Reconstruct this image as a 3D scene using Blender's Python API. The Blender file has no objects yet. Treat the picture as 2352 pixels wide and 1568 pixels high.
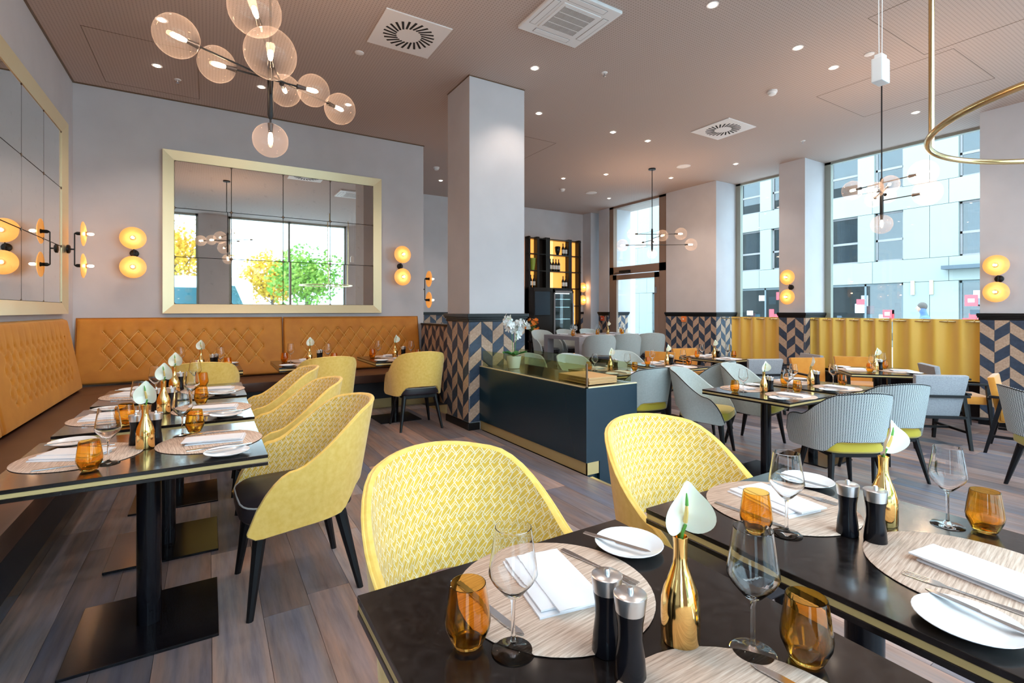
import bpy, bmesh, math, random
from math import sin, cos, pi, radians as R
from mathutils import Vector, Matrix
random.seed(7)
S = bpy.context.scene
COL = S.collection
# ---------------------------------------------------------------- camera, sky, exposure
cam = bpy.data.objects.new('camera', bpy.data.cameras.new('camera')); COL.objects.link(cam)
cam.data.sensor_width = 36; cam.data.lens = 36*1137/2352; cam.data.clip_start = .05; cam.data.clip_end = 300
cam.data.shift_y = -(784-713)/2352
cam.location = (0, 0, 1.32); cam.rotation_euler = (pi/2, 0, -.5494)
S.camera = cam
W = bpy.data.worlds.new('overcast_sky'); S.world = W; W.use_nodes = True
bg = W.node_tree.nodes['Background']; bg.inputs[0].default_value = (.66, .83, 1, 1); bg.inputs[1].default_value = 5.6
S.view_settings.view_transform = 'Standard'; S.view_settings.look = 'None'
S.view_settings.exposure = .60; S.view_settings.gamma = 1; S.view_settings.use_curve_mapping = False
c = S.cycles
c.use_denoising = True; c.max_bounces = 9; c.diffuse_bounces = 4; c.glossy_bounces = 4; c.transmission_bounces = 9
c.transparent_max_bounces = 16; c.caustics_reflective = False; c.caustics_refractive = False
c.sample_clamp_indirect = 4; c.sample_clamp_direct = 30; c.use_adaptive_sampling = True; c.adaptive_threshold = .03
BULB = 240.; SPOT = 26.; DISC = 4.5
CZ = 3.92            # ceiling height
LF = -.17            # lower floor height

# ---------------------------------------------------------------- materials
M = {}
def srgb(r, g, b):
    f = lambda v: (v/255/12.92) if v/255 < .04045 else ((v/255+.055)/1.055)**2.4
    return (f(r), f(g), f(b), 1)
def mat(name, col=(.5, .5, .5), rough=.5, metal=0, **kw):
    m = bpy.data.materials.new(name); m.use_nodes = True; M[name] = m
    b = m.node_tree.nodes['Principled BSDF']
    b.inputs['Base Color'].default_value = (*col[:3], 1)
    b.inputs['Roughness'].default_value = rough; b.inputs['Metallic'].default_value = metal
    for k, v in kw.items():
        b.inputs[k.replace('_', ' ')].default_value = v
    return m
class NT:
    def __init__(s, m): s.t = m.node_tree; s.b = s.t.nodes.get('Principled BSDF')
    def n(s, typ, **kw):
        nd = s.t.nodes.new(typ)
        for k, v in kw.items():
            if k[0] == 'i' and k[1:].isdigit(): nd.inputs[int(k[1:])].default_value = v
            else: setattr(nd, k, v)
        return nd
    def l(s, a, b): s.t.links.new(a, b)
    def ramp(s, fac, stops):
        r = s.n('ShaderNodeValToRGB'); e = r.color_ramp.elements
        while len(e) < len(stops): e.new(.5)
        for x, (p, cc) in zip(e, stops): x.position = p; x.color = (*cc[:3], 1)
        s.l(fac, r.inputs[0]); return r
    def coord(s, kind='Object', scale=(1, 1, 1), rot=(0, 0, 0)):
        tc = s.n('ShaderNodeTexCoord'); mp = s.n('ShaderNodeMapping')
        mp.inputs['Scale'].default_value = scale; mp.inputs['Rotation'].default_value = rot
        s.l(tc.outputs[kind], mp.inputs[0]); return mp.outputs[0]
    def noise(s, vec, scale, det=3, rough=.5):
        n = s.n('ShaderNodeTexNoise'); n.inputs['Scale'].default_value = scale; n.inputs['Detail'].default_value = det
        n.inputs['Roughness'].default_value = rough
        if vec is not None: s.l(vec, n.inputs['Vector'])
        return n.outputs[0]
    def bump(s, h, strength, dist=.01):
        b = s.n('ShaderNodeBump'); b.inputs['Strength'].default_value = strength; b.inputs['Distance'].default_value = dist
        s.l(h, b.inputs['Height']); s.l(b.outputs[0], s.b.inputs['Normal'])
    def math(s, op, a, b=None):
        m = s.n('ShaderNodeMath', operation=op)
        for i, v in enumerate((a, b)):
            if v is None: continue
            if isinstance(v, (int, float)): m.inputs[i].default_value = v
            else: s.l(v, m.inputs[i])
        return m.outputs[0]
def noisy(name, c1, c2, scale, rough=.5, metal=0, bump=0, stretch=(1, 1, 1), coord='Object', det=4, **kw):
    m = mat(name, c1, rough, metal, **kw); t = NT(m)
    v = t.coord(coord, stretch); n = t.noise(v, scale, det)
    r = t.ramp(n, [(.3, c1), (.7, c2)]); t.l(r.outputs[0], t.b.inputs['Base Color'])
    if bump: t.bump(n, bump)
    return m
noisy('wall_paint', (.56, .54, .56), (.60, .58, .60), 3, .75)
mat('black_gloss', (.006, .006, .009), .2, Specular_IOR_Level=.3)
mat('rail_black', (.005, .006, .008), .35)
mat('black_matte', (.01, .01, .012), .5)
mat('leg_black', (.006, .006, .008), .42)
mat('gold_paint', (.62, .47, .22), .38, .55)
mat('gold_frame', (.83, .70, .44), .36, .45)
mat('edge_gold', (.68, .50, .22), .4, .3)
mat('bronze', (.16, .10, .06), .4, .3)
mat('door_frame', (.30, .20, .15), .45, .2)
mat('window_frame', (.34, .35, .30), .45, .2)
mat('white_plastic', (.8, .8, .8), .45)
mat('vent_white', (.82, .78, .76), .5)
mat('dark_void', (.01, .008, .008), .8)
mat('vent_grey', (.25, .23, .23), .7)
mat('china', (.86, .87, .9), .18, Coat_Weight=.3)
noisy('napkin', (.83, .83, .88), (.88, .88, .92), 9, .9)
mat('steel', (.62, .63, .66), .22, 1)
mat('mill_steel', (.70, .71, .74), .3, 1)
mat('vase_gold', (.93, .60, .22), .1, 1)
mat('brass', (.80, .60, .30), .16, 1)
mat('spathe', (.96, .91, .76), .35, Subsurface_Weight=.15)
mat('spadix_green', (.12, .35, .06), .5); mat('spadix_yellow', (.75, .50, .15), .5)
mat('stem_green', (.10, .30, .04), .5)
mat('leaf_green', (.06, .30, .05), .3)
mat('petal', (.85, .86, .85), .5, Subsurface_Weight=.1)
mat('petal_orange', (.9, .25, .02), .5)
mat('seat_leather', (.030, .024, .030), .32)
noisy('bench_leather', (.085, .042, .030), (.11, .055, .038), 5, .36)
mat('bench_base', (.018, .022, .03), .4)
mat('seat_chartreuse', (.55, .42, .03), .75, Sheen_Weight=.4)
mat('seat_piping', (.5, .5, .5), .6)
noisy('grey_fabric', (.44, .49, .48), (.50, .55, .54), 60, .9, bump=.1)
noisy('armchair_grey', (.30, .31, .34), (.40, .41, .44), 90, .95, bump=.1)
noisy('armchair_orange', (.66, .25, .02), (.76, .33, .04), 8, .8, Sheen_Weight=.5)
mat('marble_grey', (.28, .26, .28), .3)
mat('card_wood', (.66, .38, .16), .5)
mat('soil', (.3, .25, .2), .9)
mat('tv_dark', (.02, .04, .06), .2)
mat('bottle_glass', (.008, .012, .01), .12)
mat('bottle_label', (.8, .78, .74), .6)
mat('shelf_dark', (.014, .009, .007), .35)
mat('fire_red', (.75, .10, .04), .5)
mat('orange_sign', (.85, .22, .05), .45)
mat('pot_green', (.35, .45, .05), .5)
mat('skin', (.5, .3, .22), .6); mat('jacket_blue', (.10, .17, .45), .8); mat('hair_dark', (.1, .08, .07), .8)
mat('trouser', (.05, .06, .1), .8)
mat('bulb_socket', (.05, .045, .045), .3, .6)
def emit(name, col, s):
    m = mat(name, col, .5); b = m.node_tree.nodes['Principled BSDF']
    b.inputs['Emission Color'].default_value = (*col, 1); b.inputs['Emission Strength'].default_value = s
    return m
emit('bulb', (1, .66, .40), BULB); emit('sconce_bulb', (1, .52, .25), 75)
emit('spot_lens', (1, .86, .72), 30)
emit('amber_panel', (.85, .36, .07), .9); emit('amber_bright', (1, .60, .2), 1.1)
for k_ in ('leg_black', 'rail_black', 'shelf_dark', 'bench_base', 'black_matte', 'bench_leather', 'tile_navy', 'tile_cork', 'seat_leather'):
    if k_ in M: M[k_].node_tree.nodes['Principled BSDF'].inputs['Specular IOR Level'].default_value = .3
# velvet, alabaster disc
m = noisy('velvet', (.50, .165, .008), (.63, .24, .02), 5, .6, Sheen_Weight=.6, Sheen_Roughness=.4)
m.node_tree.nodes['Principled BSDF'].inputs['Sheen Tint'].default_value = (1, .62, .25, 1)
m = noisy('sconce_disc', (.85, .36, .12), (.95, .50, .20), 6, .35)
t = NT(m); t.b.inputs['Emission Color'].default_value = (1, .40, .06, 1); t.b.inputs['Emission Strength'].default_value = .38
# clear things: mix of see-through and shine by view angle
def clear(name, tint, spec=.06, rough=0., edge=0., edgecol=(1, 1, 1), gz=.55):
    m = bpy.data.materials.new(name); m.use_nodes = True; M[name] = m; t = NT(m)
    nt = m.node_tree; nt.nodes.remove(t.b); out = nt.nodes['Material Output']
    tr = t.n('ShaderNodeBsdfTransparent'); tr.inputs[0].default_value = (*tint, 1)
    gl = t.n('ShaderNodeBsdfGlossy'); gl.inputs['Roughness'].default_value = rough
    lw = t.n('ShaderNodeLayerWeight'); lw.inputs[0].default_value = .25
    f = t.math('ADD', t.math('MULTIPLY', t.math('POWER', lw.outputs['Facing'], 2.5), gz), spec)
    mx = t.n('ShaderNodeMixShader'); t.l(f, mx.inputs[0]); t.l(tr.outputs[0], mx.inputs[1]); t.l(gl.outputs[0], mx.inputs[2])
    last = mx.outputs[0]
    if edge:
        df = t.n('ShaderNodeBsdfDiffuse'); df.inputs[0].default_value = (*edgecol, 1)
        m2 = t.n('ShaderNodeMixShader'); f2 = t.math('ADD', t.math('MULTIPLY', t.math('POWER', lw.outputs['Facing'], 3.), edge), edge*.22)
        t.l(f2, m2.inputs[0]); t.l(last, m2.inputs[1]); t.l(df.outputs[0], m2.inputs[2]); last = m2.outputs[0]
    t.l(last, out.inputs[0]); return m
clear('window_glass', (.93, .985, .975), .03)
clear('screen_glass', (.80, .84, .70), .06)
clear('globe_glass', (.93, .92, .925), .02, 0, .13, (.75, .66, .63), gz=.10)
clear('facade_glass', (.25, .38, .42), .10)
def glass(name, col, rough=0.):
    return mat(name, col, rough, 0, Transmission_Weight=1., IOR=1.45)
glass('wine_glass', (1, 1, 1)); M['wine_glass'].node_tree.nodes['Principled BSDF'].inputs['IOR'].default_value = 1.3; glass('amber_glass', (1, .62, .15))
# mirror with faint foxing
m = mat('mirror', (.80, .83, .82), .015, 1); t = NT(m)
n = t.noise(t.coord('Object'), 14, 6, .7); r = t.ramp(n, [(.60, (.86, .89, .88)), (.74, (.70, .73, .72))])
t.l(r.outputs[0], t.b.inputs['Base Color'])
# planks: tone per plank + grain along the length
m = mat('plank', (.2, .2, .2), .4); t = NT(m)
oi = t.n('ShaderNodeObjectInfo')
r = t.ramp(oi.outputs['Random'], [(0, (.10, .088, .098)), (.16, (.25, .18, .16)), (.33, (.105, .115, .145)), (.5, (.34, .235, .20)), (.66, (.15, .135, .145)), (.83, (.38, .29, .255)), (1, (.17, .17, .20))])
off = t.n('ShaderNodeVectorMath', operation='ADD'); t.l(t.coord('Object', (9, .8, 1)), off.inputs[0]); t.l(oi.outputs['Location'], off.inputs[1])
g = t.noise(off.outputs[0], 3.4, 8, .62); g2 = t.noise(off.outputs[0], 1.5, 3)
gr = t.ramp(g, [(.30, (.66, .66, .70)), (.5, (1, 1, 1)), (.72, (1.28, 1.24, 1.22))])
mx = t.n('ShaderNodeMix', data_type='RGBA', blend_type='MULTIPLY'); mx.inputs[0].default_value = 1
t.l(r.outputs[0], mx.inputs[6]); t.l(gr.outputs[0], mx.inputs[7])
g3 = t.noise(off.outputs[0], .9, 4, .6); tn = t.ramp(g3, [(.38, (.92, 1.06, 1.32)), (.5, (1.1, 1.1, 1.12)), (.62, (1.38, 1.12, .98))])
m4 = t.n('ShaderNodeMix', data_type='RGBA', blend_type='MULTIPLY'); m4.inputs[0].default_value = 1
t.l(mx.outputs[2], m4.inputs[6]); t.l(tn.outputs[0], m4.inputs[7]); t.l(m4.outputs[2], t.b.inputs['Base Color'])
rr = t.ramp(g2, [(.3, (.30,)*3), (.7, (.48,)*3)]); t.l(rr.outputs[0], t.b.inputs['Roughness']); t.bump(g, .12, .003)
# ceiling: taupe with rows of tiny perforations
m = mat('ceiling_board', (.45, .37, .33), .8); t = NT(m)
v = t.coord('Object'); sp = t.n('ShaderNodeSeparateXYZ'); t.l(v, sp.inputs[0])
sx = t.math('SINE', t.math('MULTIPLY', sp.outputs[0], 2*pi/.028)); sy = t.math('SINE', t.math('MULTIPLY', sp.outputs[1], 2*pi/.028))
d = t.math('ADD', sx, sy); r = t.ramp(t.math('MULTIPLY', t.math('ADD', d, 2), .25), [(.70, (.51, .405, .355)), (.86, (.34, .265, .23))])
t.l(r.outputs[0], t.b.inputs['Base Color'])
# table tops: near black mottled leather-like laminate, glossy
m = mat('table_top', (.02, .015, .014), .2, Coat_Weight=.45, Coat_Roughness=.09, Specular_IOR_Level=.3); t = NT(m)
n = t.noise(t.coord('Object'), 45, 5, .7); r = t.ramp(n, [(.35, (.004, .003, .003)), (.6, (.012, .009, .009)), (.8, (.04, .03, .028))])
t.l(r.outputs[0], t.b.inputs['Base Color']); rr = t.ramp(n, [(.3, (.16,)*3), (.7, (.27,)*3)]); t.l(rr.outputs[0], t.b.inputs['Roughness'])
# placemat: woven wood strands
m = mat('placemat', (.5, .4, .35), .7); t = NT(m)
n = t.noise(t.coord('Object', (3, 70, 3)), 3.2, 5, .6); r = t.ramp(n, [(.3, (.36, .25, .19)), (.5, (.64, .47, .37)), (.7, (.80, .66, .56))])
t.l(r.outputs[0], t.b.inputs['Base Color']); t.bump(n, .3, .002)
# yellow fabrics
noisy('yellow_plain', (.85, .53, .10), (.94, .63, .17), 38, .85, bump=.1, Sheen_Weight=.3)
def geo(name, base, line, sc, rough=.85, thick=.075):
    m = mat(name, base, rough, Sheen_Weight=.25); t = NT(m)
    uv = t.n('ShaderNodeUVMap'); mp = t.n('ShaderNodeMapping'); mp.inputs['Scale'].default_value = (sc, sc, 1); t.l(uv.outputs[0], mp.inputs[0])
    sp = t.n('ShaderNodeSeparateXYZ'); t.l(mp.outputs[0], sp.inputs[0]); x, y = sp.outputs[0], sp.outputs[1]
    f = lambda e: t.math('ABSOLUTE', t.math('SUBTRACT', t.math('FRACT', e), .5))
    zig = t.math('MULTIPLY', f(t.math('MULTIPLY', y, .5)), 1.1)
    a = f(t.math('ADD', x, zig)); b = f(t.math('ADD', y, t.math('MULTIPLY', f(x), 1.2)))
    cc = f(t.math('ADD', t.math('ADD', x, y), .25))
    mn = t.math('MINIMUM', t.math('MINIMUM', a, b), cc)
    r = t.ramp(mn, [(thick, line), (thick+.05, base)]); nz = t.noise(t.coord('Object'), 40, 2)
    mx = t.n('ShaderNodeMix', data_type='RGBA', blend_type='MULTIPLY'); mx.inputs[0].default_value = .5
    t.l(r.outputs[0], mx.inputs[6]); t.l(t.ramp(nz, [(.3, (.7, .7, .7)), (.7, (1.1, 1.1, 1.1))]).outputs[0], mx.inputs[7])
    t.l(mx.outputs[2], t.b.inputs['Base Color'])
geo('yellow_pattern', (.86, .52, .065), (1, .84, .58), 36, thick=.035)
m = mat('houndstooth', (.5, .5, .5), .9); t = NT(m)
uv = t.n('ShaderNodeUVMap'); sp = t.n('ShaderNodeSeparateXYZ'); t.l(uv.outputs[0], sp.inputs[0]); kk = 2*pi/.0145
wv = t.math('MULTIPLY', t.math('SINE', t.math('MULTIPLY', sp.outputs[1], kk*.62)), 1.9)
v1 = t.math('SINE', t.math('ADD', t.math('MULTIPLY', sp.outputs[0], kk), wv)); v2 = t.math('SINE', t.math('SUBTRACT', t.math('MULTIPLY', sp.outputs[0], kk), wv))
r = t.ramp(t.math('MULTIPLY', t.math('ADD', t.math('MAXIMUM', v1, v2), 1), .5), [(.72, (.015, .025, .045)), (.82, (.66, .71, .71))])
t.l(r.outputs[0], t.b.inputs['Base Color'])
# chevron tiles
m = noisy('tile_cork', (.40, .265, .18), (.56, .40, .30), 60, .6, det=6); t = NT(m)
mat('tile_navy', (.055, .085, .14), .5); mat('grout', (.25, .22, .2), .9)
noisy('tile_navy', (.022, .036, .065), (.045, .068, .115), 30, .5)
mat('curtain', (.82, .50, .07), .45, .1, Sheen_Weight=.6)
mat('facade', (.245, .265, .245), .6); mat('facade2', (.27, .29, .265), .6); mat('joint', (.16, .19, .2), .8)
mat('blind', (.35, .38, .42), .5); mat('house_curtain', (.42, .50, .62), .8); mat('ext_dark', (.06, .08, .10), .5)
mat('shop_red', (.75, .08, .10), .5); mat('shop_white', (.85, .85, .85), .5)
noisy('pavement', (.42, .43, .44), (.5, .51, .52), 2, .9)
noisy('concrete', (.42, .43, .42), (.58, .58, .56), 4, .9)
mat('bus_body', (.75, .80, .82), .25); mat('bus_glass', (.03, .10, .12), .08)
noisy('foliage', (.10, .28, .03), (.30, .42, .06), 1.2, .8); noisy('foliage_autumn', (.55, .30, .03), (.75, .50, .05), 1.2, .8)
mat('bark', (.12, .09, .07), .9)

# ---------------------------------------------------------------- mesh builder
class MB:
    def __init__(s): s.v = []; s.f = []; s.m = []; s.uv = {}; s.T = Matrix()
    def add(s, vs, fs, mi=0):
        o = len(s.v); s.v += [tuple(s.T @ Vector(p)) for p in vs]; s.f += [tuple(o+i for i in f) for f in fs]; s.m += [mi]*len(fs); return s
    def box(s, x0, y0, z0, x1, y1, z1, mi=0):
        vs = [(x, y, z) for z in (z0, z1) for x, y in ((x0, y0), (x1, y0), (x1, y1), (x0, y1))]
        return s.add(vs, [(3, 2, 1, 0), (4, 5, 6, 7), (0, 1, 5, 4), (1, 2, 6, 5), (2, 3, 7, 6), (3, 0, 4, 7)], mi)
    def prism(s, poly, z0, z1, mi=0):
        n = len(poly)
        vs = [(x, y, z0) for x, y in poly]+[(x, y, z1) for x, y in poly]
        return s.add(vs, [tuple(range(n-1, -1, -1)), tuple(range(n, 2*n))]+[(i, (i+1) % n, n+(i+1) % n, n+i) for i in range(n)], mi)
    def lathe(s, prof, n=20, mi=0, cap=True, at=(0, 0, 0)):
        vs = []; fs = []
        for r, z in prof:
            for k in range(n): a = 2*pi*k/n; vs.append((at[0]+r*cos(a), at[1]+r*sin(a), at[2]+z))
        for j in range(len(prof)-1):
            for k in range(n): k2 = (k+1) % n; fs.append((j*n+k, j*n+k2, (j+1)*n+k2, (j+1)*n+k))
        if cap:
            if prof[0][0] > 1e-5: fs.append(tuple(range(n-1, -1, -1)))
            if prof[-1][0] > 1e-5: fs.append(tuple((len(prof)-1)*n+k for k in range(n)))
        return s.add(vs, fs, mi)
    def tube(s, pts, r, n=8, mi=0, closed=False):
        pts = [Vector(p) for p in pts]; L = len(pts); vs = []; fs = []
        rr = r if isinstance(r, (list, tuple)) else [r]*L
        up = None
        for i, p in enumerate(pts):
            a = pts[(i-1) % L] if (closed or i) else p; b = pts[(i+1) % L] if (closed or i < L-1) else p
            d = (b-a).normalized()
            if up is None or abs(up.dot(d)) > .98: up = Vector((0, 0, 1)) if abs(d.z) < .9 else Vector((1, 0, 0))
            x = d.cross(up).normalized(); y = x.cross(d).normalized(); up = y
            for k in range(n): t_ = 2*pi*k/n; vs.append(p+rr[i]*(cos(t_)*x+sin(t_)*y))
        for i in range(L if closed else L-1):
            j = (i+1) % L
            for k in range(n): k2 = (k+1) % n; fs.append((i*n+k, i*n+k2, j*n+k2, j*n+k))
        if not closed: fs += [tuple(range(n-1, -1, -1)), tuple((L-1)*n+k for k in range(n))]
        return s.add(vs, fs, mi)
    def ball(s, at, r, n=12, mi=0, sc=(1, 1, 1)):
        m_ = max(5, n//2+1)
        vs = [(at[0], at[1], at[2]-r*sc[2])]; fs = []
        for j in range(1, m_):
            a = -pi/2+pi*j/m_
            for k in range(n): b = 2*pi*k/n; vs.append((at[0]+r*sc[0]*cos(a)*cos(b), at[1]+r*sc[1]*cos(a)*sin(b), at[2]+r*sc[2]*sin(a)))
        vs.append((at[0], at[1], at[2]+r*sc[2])); e = len(vs)-1
        for k in range(n): k2 = (k+1) % n; fs += [(0, 1+k2, 1+k), (e, e-n+k, e-n+k2)]
        for j in range(m_-2):
            for k in range(n): k2 = (k+1) % n; fs.append((1+j*n+k, 1+j*n+k2, 1+(j+1)*n+k2, 1+(j+1)*n+k))
        return s.add(vs, fs, mi)
    def grid(s, fn, nu, nv, mi=0, flip=False, uv=None):
        vs = [fn(i/nu, j/nv) for j in range(nv+1) for i in range(nu+1)]
        fs = []
        for j in range(nv):
            for i in range(nu):
                a = j*(nu+1)+i; q = (a, a+1, a+nu+2, a+nu+1); fs.append(q[::-1] if flip else q)
        o = len(s.v)
        if uv:
            for j in range(nv+1):
                for i in range(nu+1): s.uv[o+j*(nu+1)+i] = uv(i/nu, j/nv)
        return s.add(vs, fs, mi)
    def mesh(s, name, mats, smooth=True, bevel=0):
        me = bpy.data.meshes.new(name); me.from_pydata(s.v, [], s.f)
        for m_ in (mats if isinstance(mats, (list, tuple)) else [mats]): me.materials.append(M[m_])
        me.polygons.foreach_set('material_index', s.m)
        if s.uv:
            L = me.uv_layers.new(name='UVMap')
            for lp in me.loops: L.data[lp.index].uv = s.uv.get(lp.vertex_index, (0, 0))
        if bevel:
            bm = bmesh.new(); bm.from_mesh(me)
            es = [e for e in bm.edges if e.is_manifold and e.calc_face_angle(0) > .5]
            bmesh.ops.bevel(bm, geom=es, offset=bevel, segments=2 if bevel > .003 else 1, affect='EDGES', profile=.6, clamp_overlap=True)
            bm.to_mesh(me); bm.free()
        if smooth:
            me.polygons.foreach_set('use_smooth', [True]*len(me.polygons))
            try: me.set_sharp_from_angle(angle=R(38))
            except Exception: pass
        me.update(); return me
def ob(name, mesh, parent=None, loc=(0, 0, 0), rot=(0, 0, 0), **props):
    o = bpy.data.objects.new(name, mesh); COL.objects.link(o); o.location = loc; o.rotation_euler = rot
    if parent is not None: o.parent = parent
    for k, v in props.items():
        if v: o['kind' if k == 'kind' else k] = v
    return o
def thing(name, label, cat, loc=(0, 0, 0), rz=0, group=None):
    return ob(name, None, None, loc, (0, 0, rz), label=label, category=cat, group=group)
def struct(name, mb, mats, smooth=False, parent=None, bevel=0):
    return ob(name, mb.mesh(name, mats, smooth, bevel), parent, **({} if parent else {'kind': 'structure'}))
def part(name, mb, mats, parent, smooth=True, bevel=0, loc=(0, 0, 0), rot=(0, 0, 0), **p):
    return ob(name, mb.mesh(name, mats, smooth, bevel), parent, loc, rot, **p)
KIDS = {}
def kids(o):
    return [x for x in bpy.data.objects if x.parent == o]
def cache(root):
    def rec(o):
        KIDS[o.name] = kids(o)
        for k in KIDS[o.name]: rec(k)
    rec(root); return root
def dup(root, loc, rz=0, label=None, group=None, rot=None, scale=None):
    def rec(o, par):
        c_ = o.copy(); COL.objects.link(c_); c_.parent = par
        for k in KIDS.get(o.name, []): rec(k, c_)
        return c_
    r_ = rec(root, None); r_.location = loc; r_.rotation_euler = rot or (0, 0, rz)
    if scale: r_.scale = (scale,)*3
    if label: r_['label'] = label
    if group: r_['group'] = group
    return r_
class Kind:
    """first use moves the original, later uses are copies"""
    def __init__(s, root): s.root = cache(root); s.used = False
    def put(s, loc, rz=0, label=None, group=None, rot=None, scale=None):
        if not s.used:
            s.used = True; o = s.root; o.location = loc; o.rotation_euler = rot or (0, 0, rz)
            if scale: o.scale = (scale,)*3
            if label: o['label'] = label
            if group: o['group'] = group
            return o
        return dup(s.root, loc, rz, label, group, rot, scale)

# ---------------------------------------------------------------- room shell
struct('wall_left', MB().box(-1.52, -.9, -.3, -1.32, 7.6, CZ), 'wall_paint')
struct('wall_back', MB().box(-1.32, 7.4, -.3, 2.89, 7.6, CZ).box(2.69, 7.6, -.3, 2.89, 10.45, CZ), 'wall_paint')
wf = struct('wall_far', MB().box(2.69, 10.45, -.3, 9.5, 10.65, CZ).box(4.9, 10.40, -.0, 6.0, 10.45, 2.9), 'wall_paint')
struct('ceiling', MB().box(-1.52, -1.1, CZ, 9.5, 10.65, CZ+.2), 'ceiling_board')
ceil = bpy.data.objects['ceiling']
for i, (x0, y0, x1, y1) in enumerate([(6.3, 1.9, 7.5, 3.2), (-1.0, 5.9, -.1, 7.2), (3.4, 6.2, 4.6, 7.4), (5.0, .9, 6.2, 2.1)]):
    e = .004
    part('access_panel', MB().box(x0, y0, CZ-.002, x0+e, y1, CZ).box(x1, y0, CZ-.002, x1+e, y1, CZ).box(x0, y0, CZ-.002, x1, y0+e, CZ).box(x0, y1, CZ-.002, x1+e, y1+e, CZ), 'bronze', ceil, False)
# shadow gap between wall and ceiling
struct('trim_1', MB().box(-1.32, -.9, CZ-.012, -1.305, 7.4, CZ).box(-1.32, 7.385, CZ-.012, 2.9, 7.4, CZ), 'bronze')
# floors: three levels of planks
def floor(name, x0, x1, y0, y1, z, seed):
    rnd = random.Random(seed)
    b = MB().box(x0, y0, -.45, x1, y1, z-.012); f = struct(name, b, 'dark_void')
    w = .19; L = 1.7; me = {}
    x = x0
    while x < x1-.01:
        xe = min(x+w, x1); y = y0-rnd.random()*L*.8
        while y < y1:
            a, e = max(y, y0), min(y+L, y1)
            if e-a > .02:
                k = (round(xe-x, 3), round(e-a, 3))
                if k not in me:
                    me[k] = MB().box(.0008, .0008, -.014, k[0]-.0008, k[1]-.0008, 0).mesh('plank', 'plank', False)
                ob('plank', me[k], f, (x, a, z))
            y += L
        x += w
    return f
floor('floor', -1.32, 2.57, -.9, 7.4, 0, 1)
floor('floor_lower', 2.57, 9.35, -.9, 6.4, LF, 2)
f3 = floor('floor_far', 2.89, 9.35, 6.4, 10.45, 0, 3)
struct('trim_2', MB().box(2.57, -.9, LF, 2.60, 3.02, .002).box(2.57, 6.39, LF, 9.3, 6.42, .002).box(2.57, 4.95, LF, 2.6, 6.4, .002), 'gold_paint')
struct('floor_passage', MB().box(2.57, 6.42, -.45, 2.89, 7.4, 0), 'bench_base')

# chevron tiles -------------------------------------------------
TW, TH, TR = .144, .143, .118
tile_cache = {}
def clip(poly, x0, x1, z0, z1):
    def cut(P, f, inter):
        o = []
        for i in range(len(P)):
            a, b = P[i], P[(i+1) % len(P)]
            if f(a): o.append(a)
            if f(a) != f(b): o.append(inter(a, b))
        return o
    ix = lambda X: (lambda a, b: (X, a[1]+(b[1]-a[1])*(X-a[0])/(b[0]-a[0])))
    iz = lambda Z: (lambda a, b: (a[0]+(b[0]-a[0])*(Z-a[1])/(b[1]-a[1]), Z))
    for f, i_ in ((lambda p: p[0] >= x0-1e-9, ix(x0)), (lambda p: p[0] <= x1+1e-9, ix(x1)), (lambda p: p[1] >= z0-1e-9, iz(z0)), (lambda p: p[1] <= z1+1e-9, iz(z1))):
        if len(poly) < 3: return []
        poly = cut(poly, f, i_)
    return poly
def chevron(parent, origin, ang, width, z0, z1, phase=0, zlow=None):
    """tiles on a vertical face: origin (x,y) at the face's left foot, ang = direction of the width"""
    ncol = math.ceil(width/TW-.01); g = .0018
    for ci in range(ncol):
        up = (ci+phase) % 2 == 0
        k = -2
        while True:
            zb = z0+k*TH
            if zb > z1: break
            xa, xb = ci*TW+g, min((ci+1)*TW, width)-g
            l, r_ = (0, TR) if up else (TR, 0)
            fr = (xb-ci*TW)/TW
            rz_ = l+(r_-l)*fr
            P = [(xa, zb+l+g), (xb, zb+rz_+g), (xb, zb+rz_+TH-g), (xa, zb+l+TH-g)]
            P = clip(P, xa, xb, (zlow if zlow is not None else z0)+g, z1-g)
            if len(P) >= 3 and max(p[1] for p in P)-min(p[1] for p in P) > .012:
                navy = (k+(1 if up else 0)) % 2 == 0
                ox, oz = P[0]
                key = (navy, tuple((round(p[0]-ox, 3), round(p[1]-oz, 3)) for p in P))
                if key not in tile_cache:
                    q = [(p[0]-ox, p[1]-oz) for p in P]; n = len(q)
                    mb = MB(); vs = [(a, 0, b) for a, b in q]+[(a, -.009, b) for a, b in q]
                    mb.add(vs, [tuple(range(n, 2*n)), tuple(range(n-1, -1, -1))]+[(i, (i+1) % n, n+(i+1) % n, n+i) for i in range(n)])
                    tile_cache[key] = mb.mesh('tile', 'tile_navy' if navy else 'tile_cork', False)
                ob('tile', tile_cache[key], parent, (origin[0]+ox*cos(ang), origin[1]+ox*sin(ang), oz), (0, 0, ang))
            k += 1
RZ0, RZ1 = 1.225, 1.285
def rail(mb, x0, y0, x1, y1, d=.03):
    mb.box(x0-d*.55, y0-d*.55, RZ0-.03, x1+d*.55, y1+d*.55, RZ0); mb.box(x0-d, y0-d, RZ0, x1+d, y1+d, RZ0+.02); mb.box(x0-d*1.35, y0-d*1.35, RZ0+.02, x1+d*1.35, y1+d*1.35, RZ1)
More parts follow.
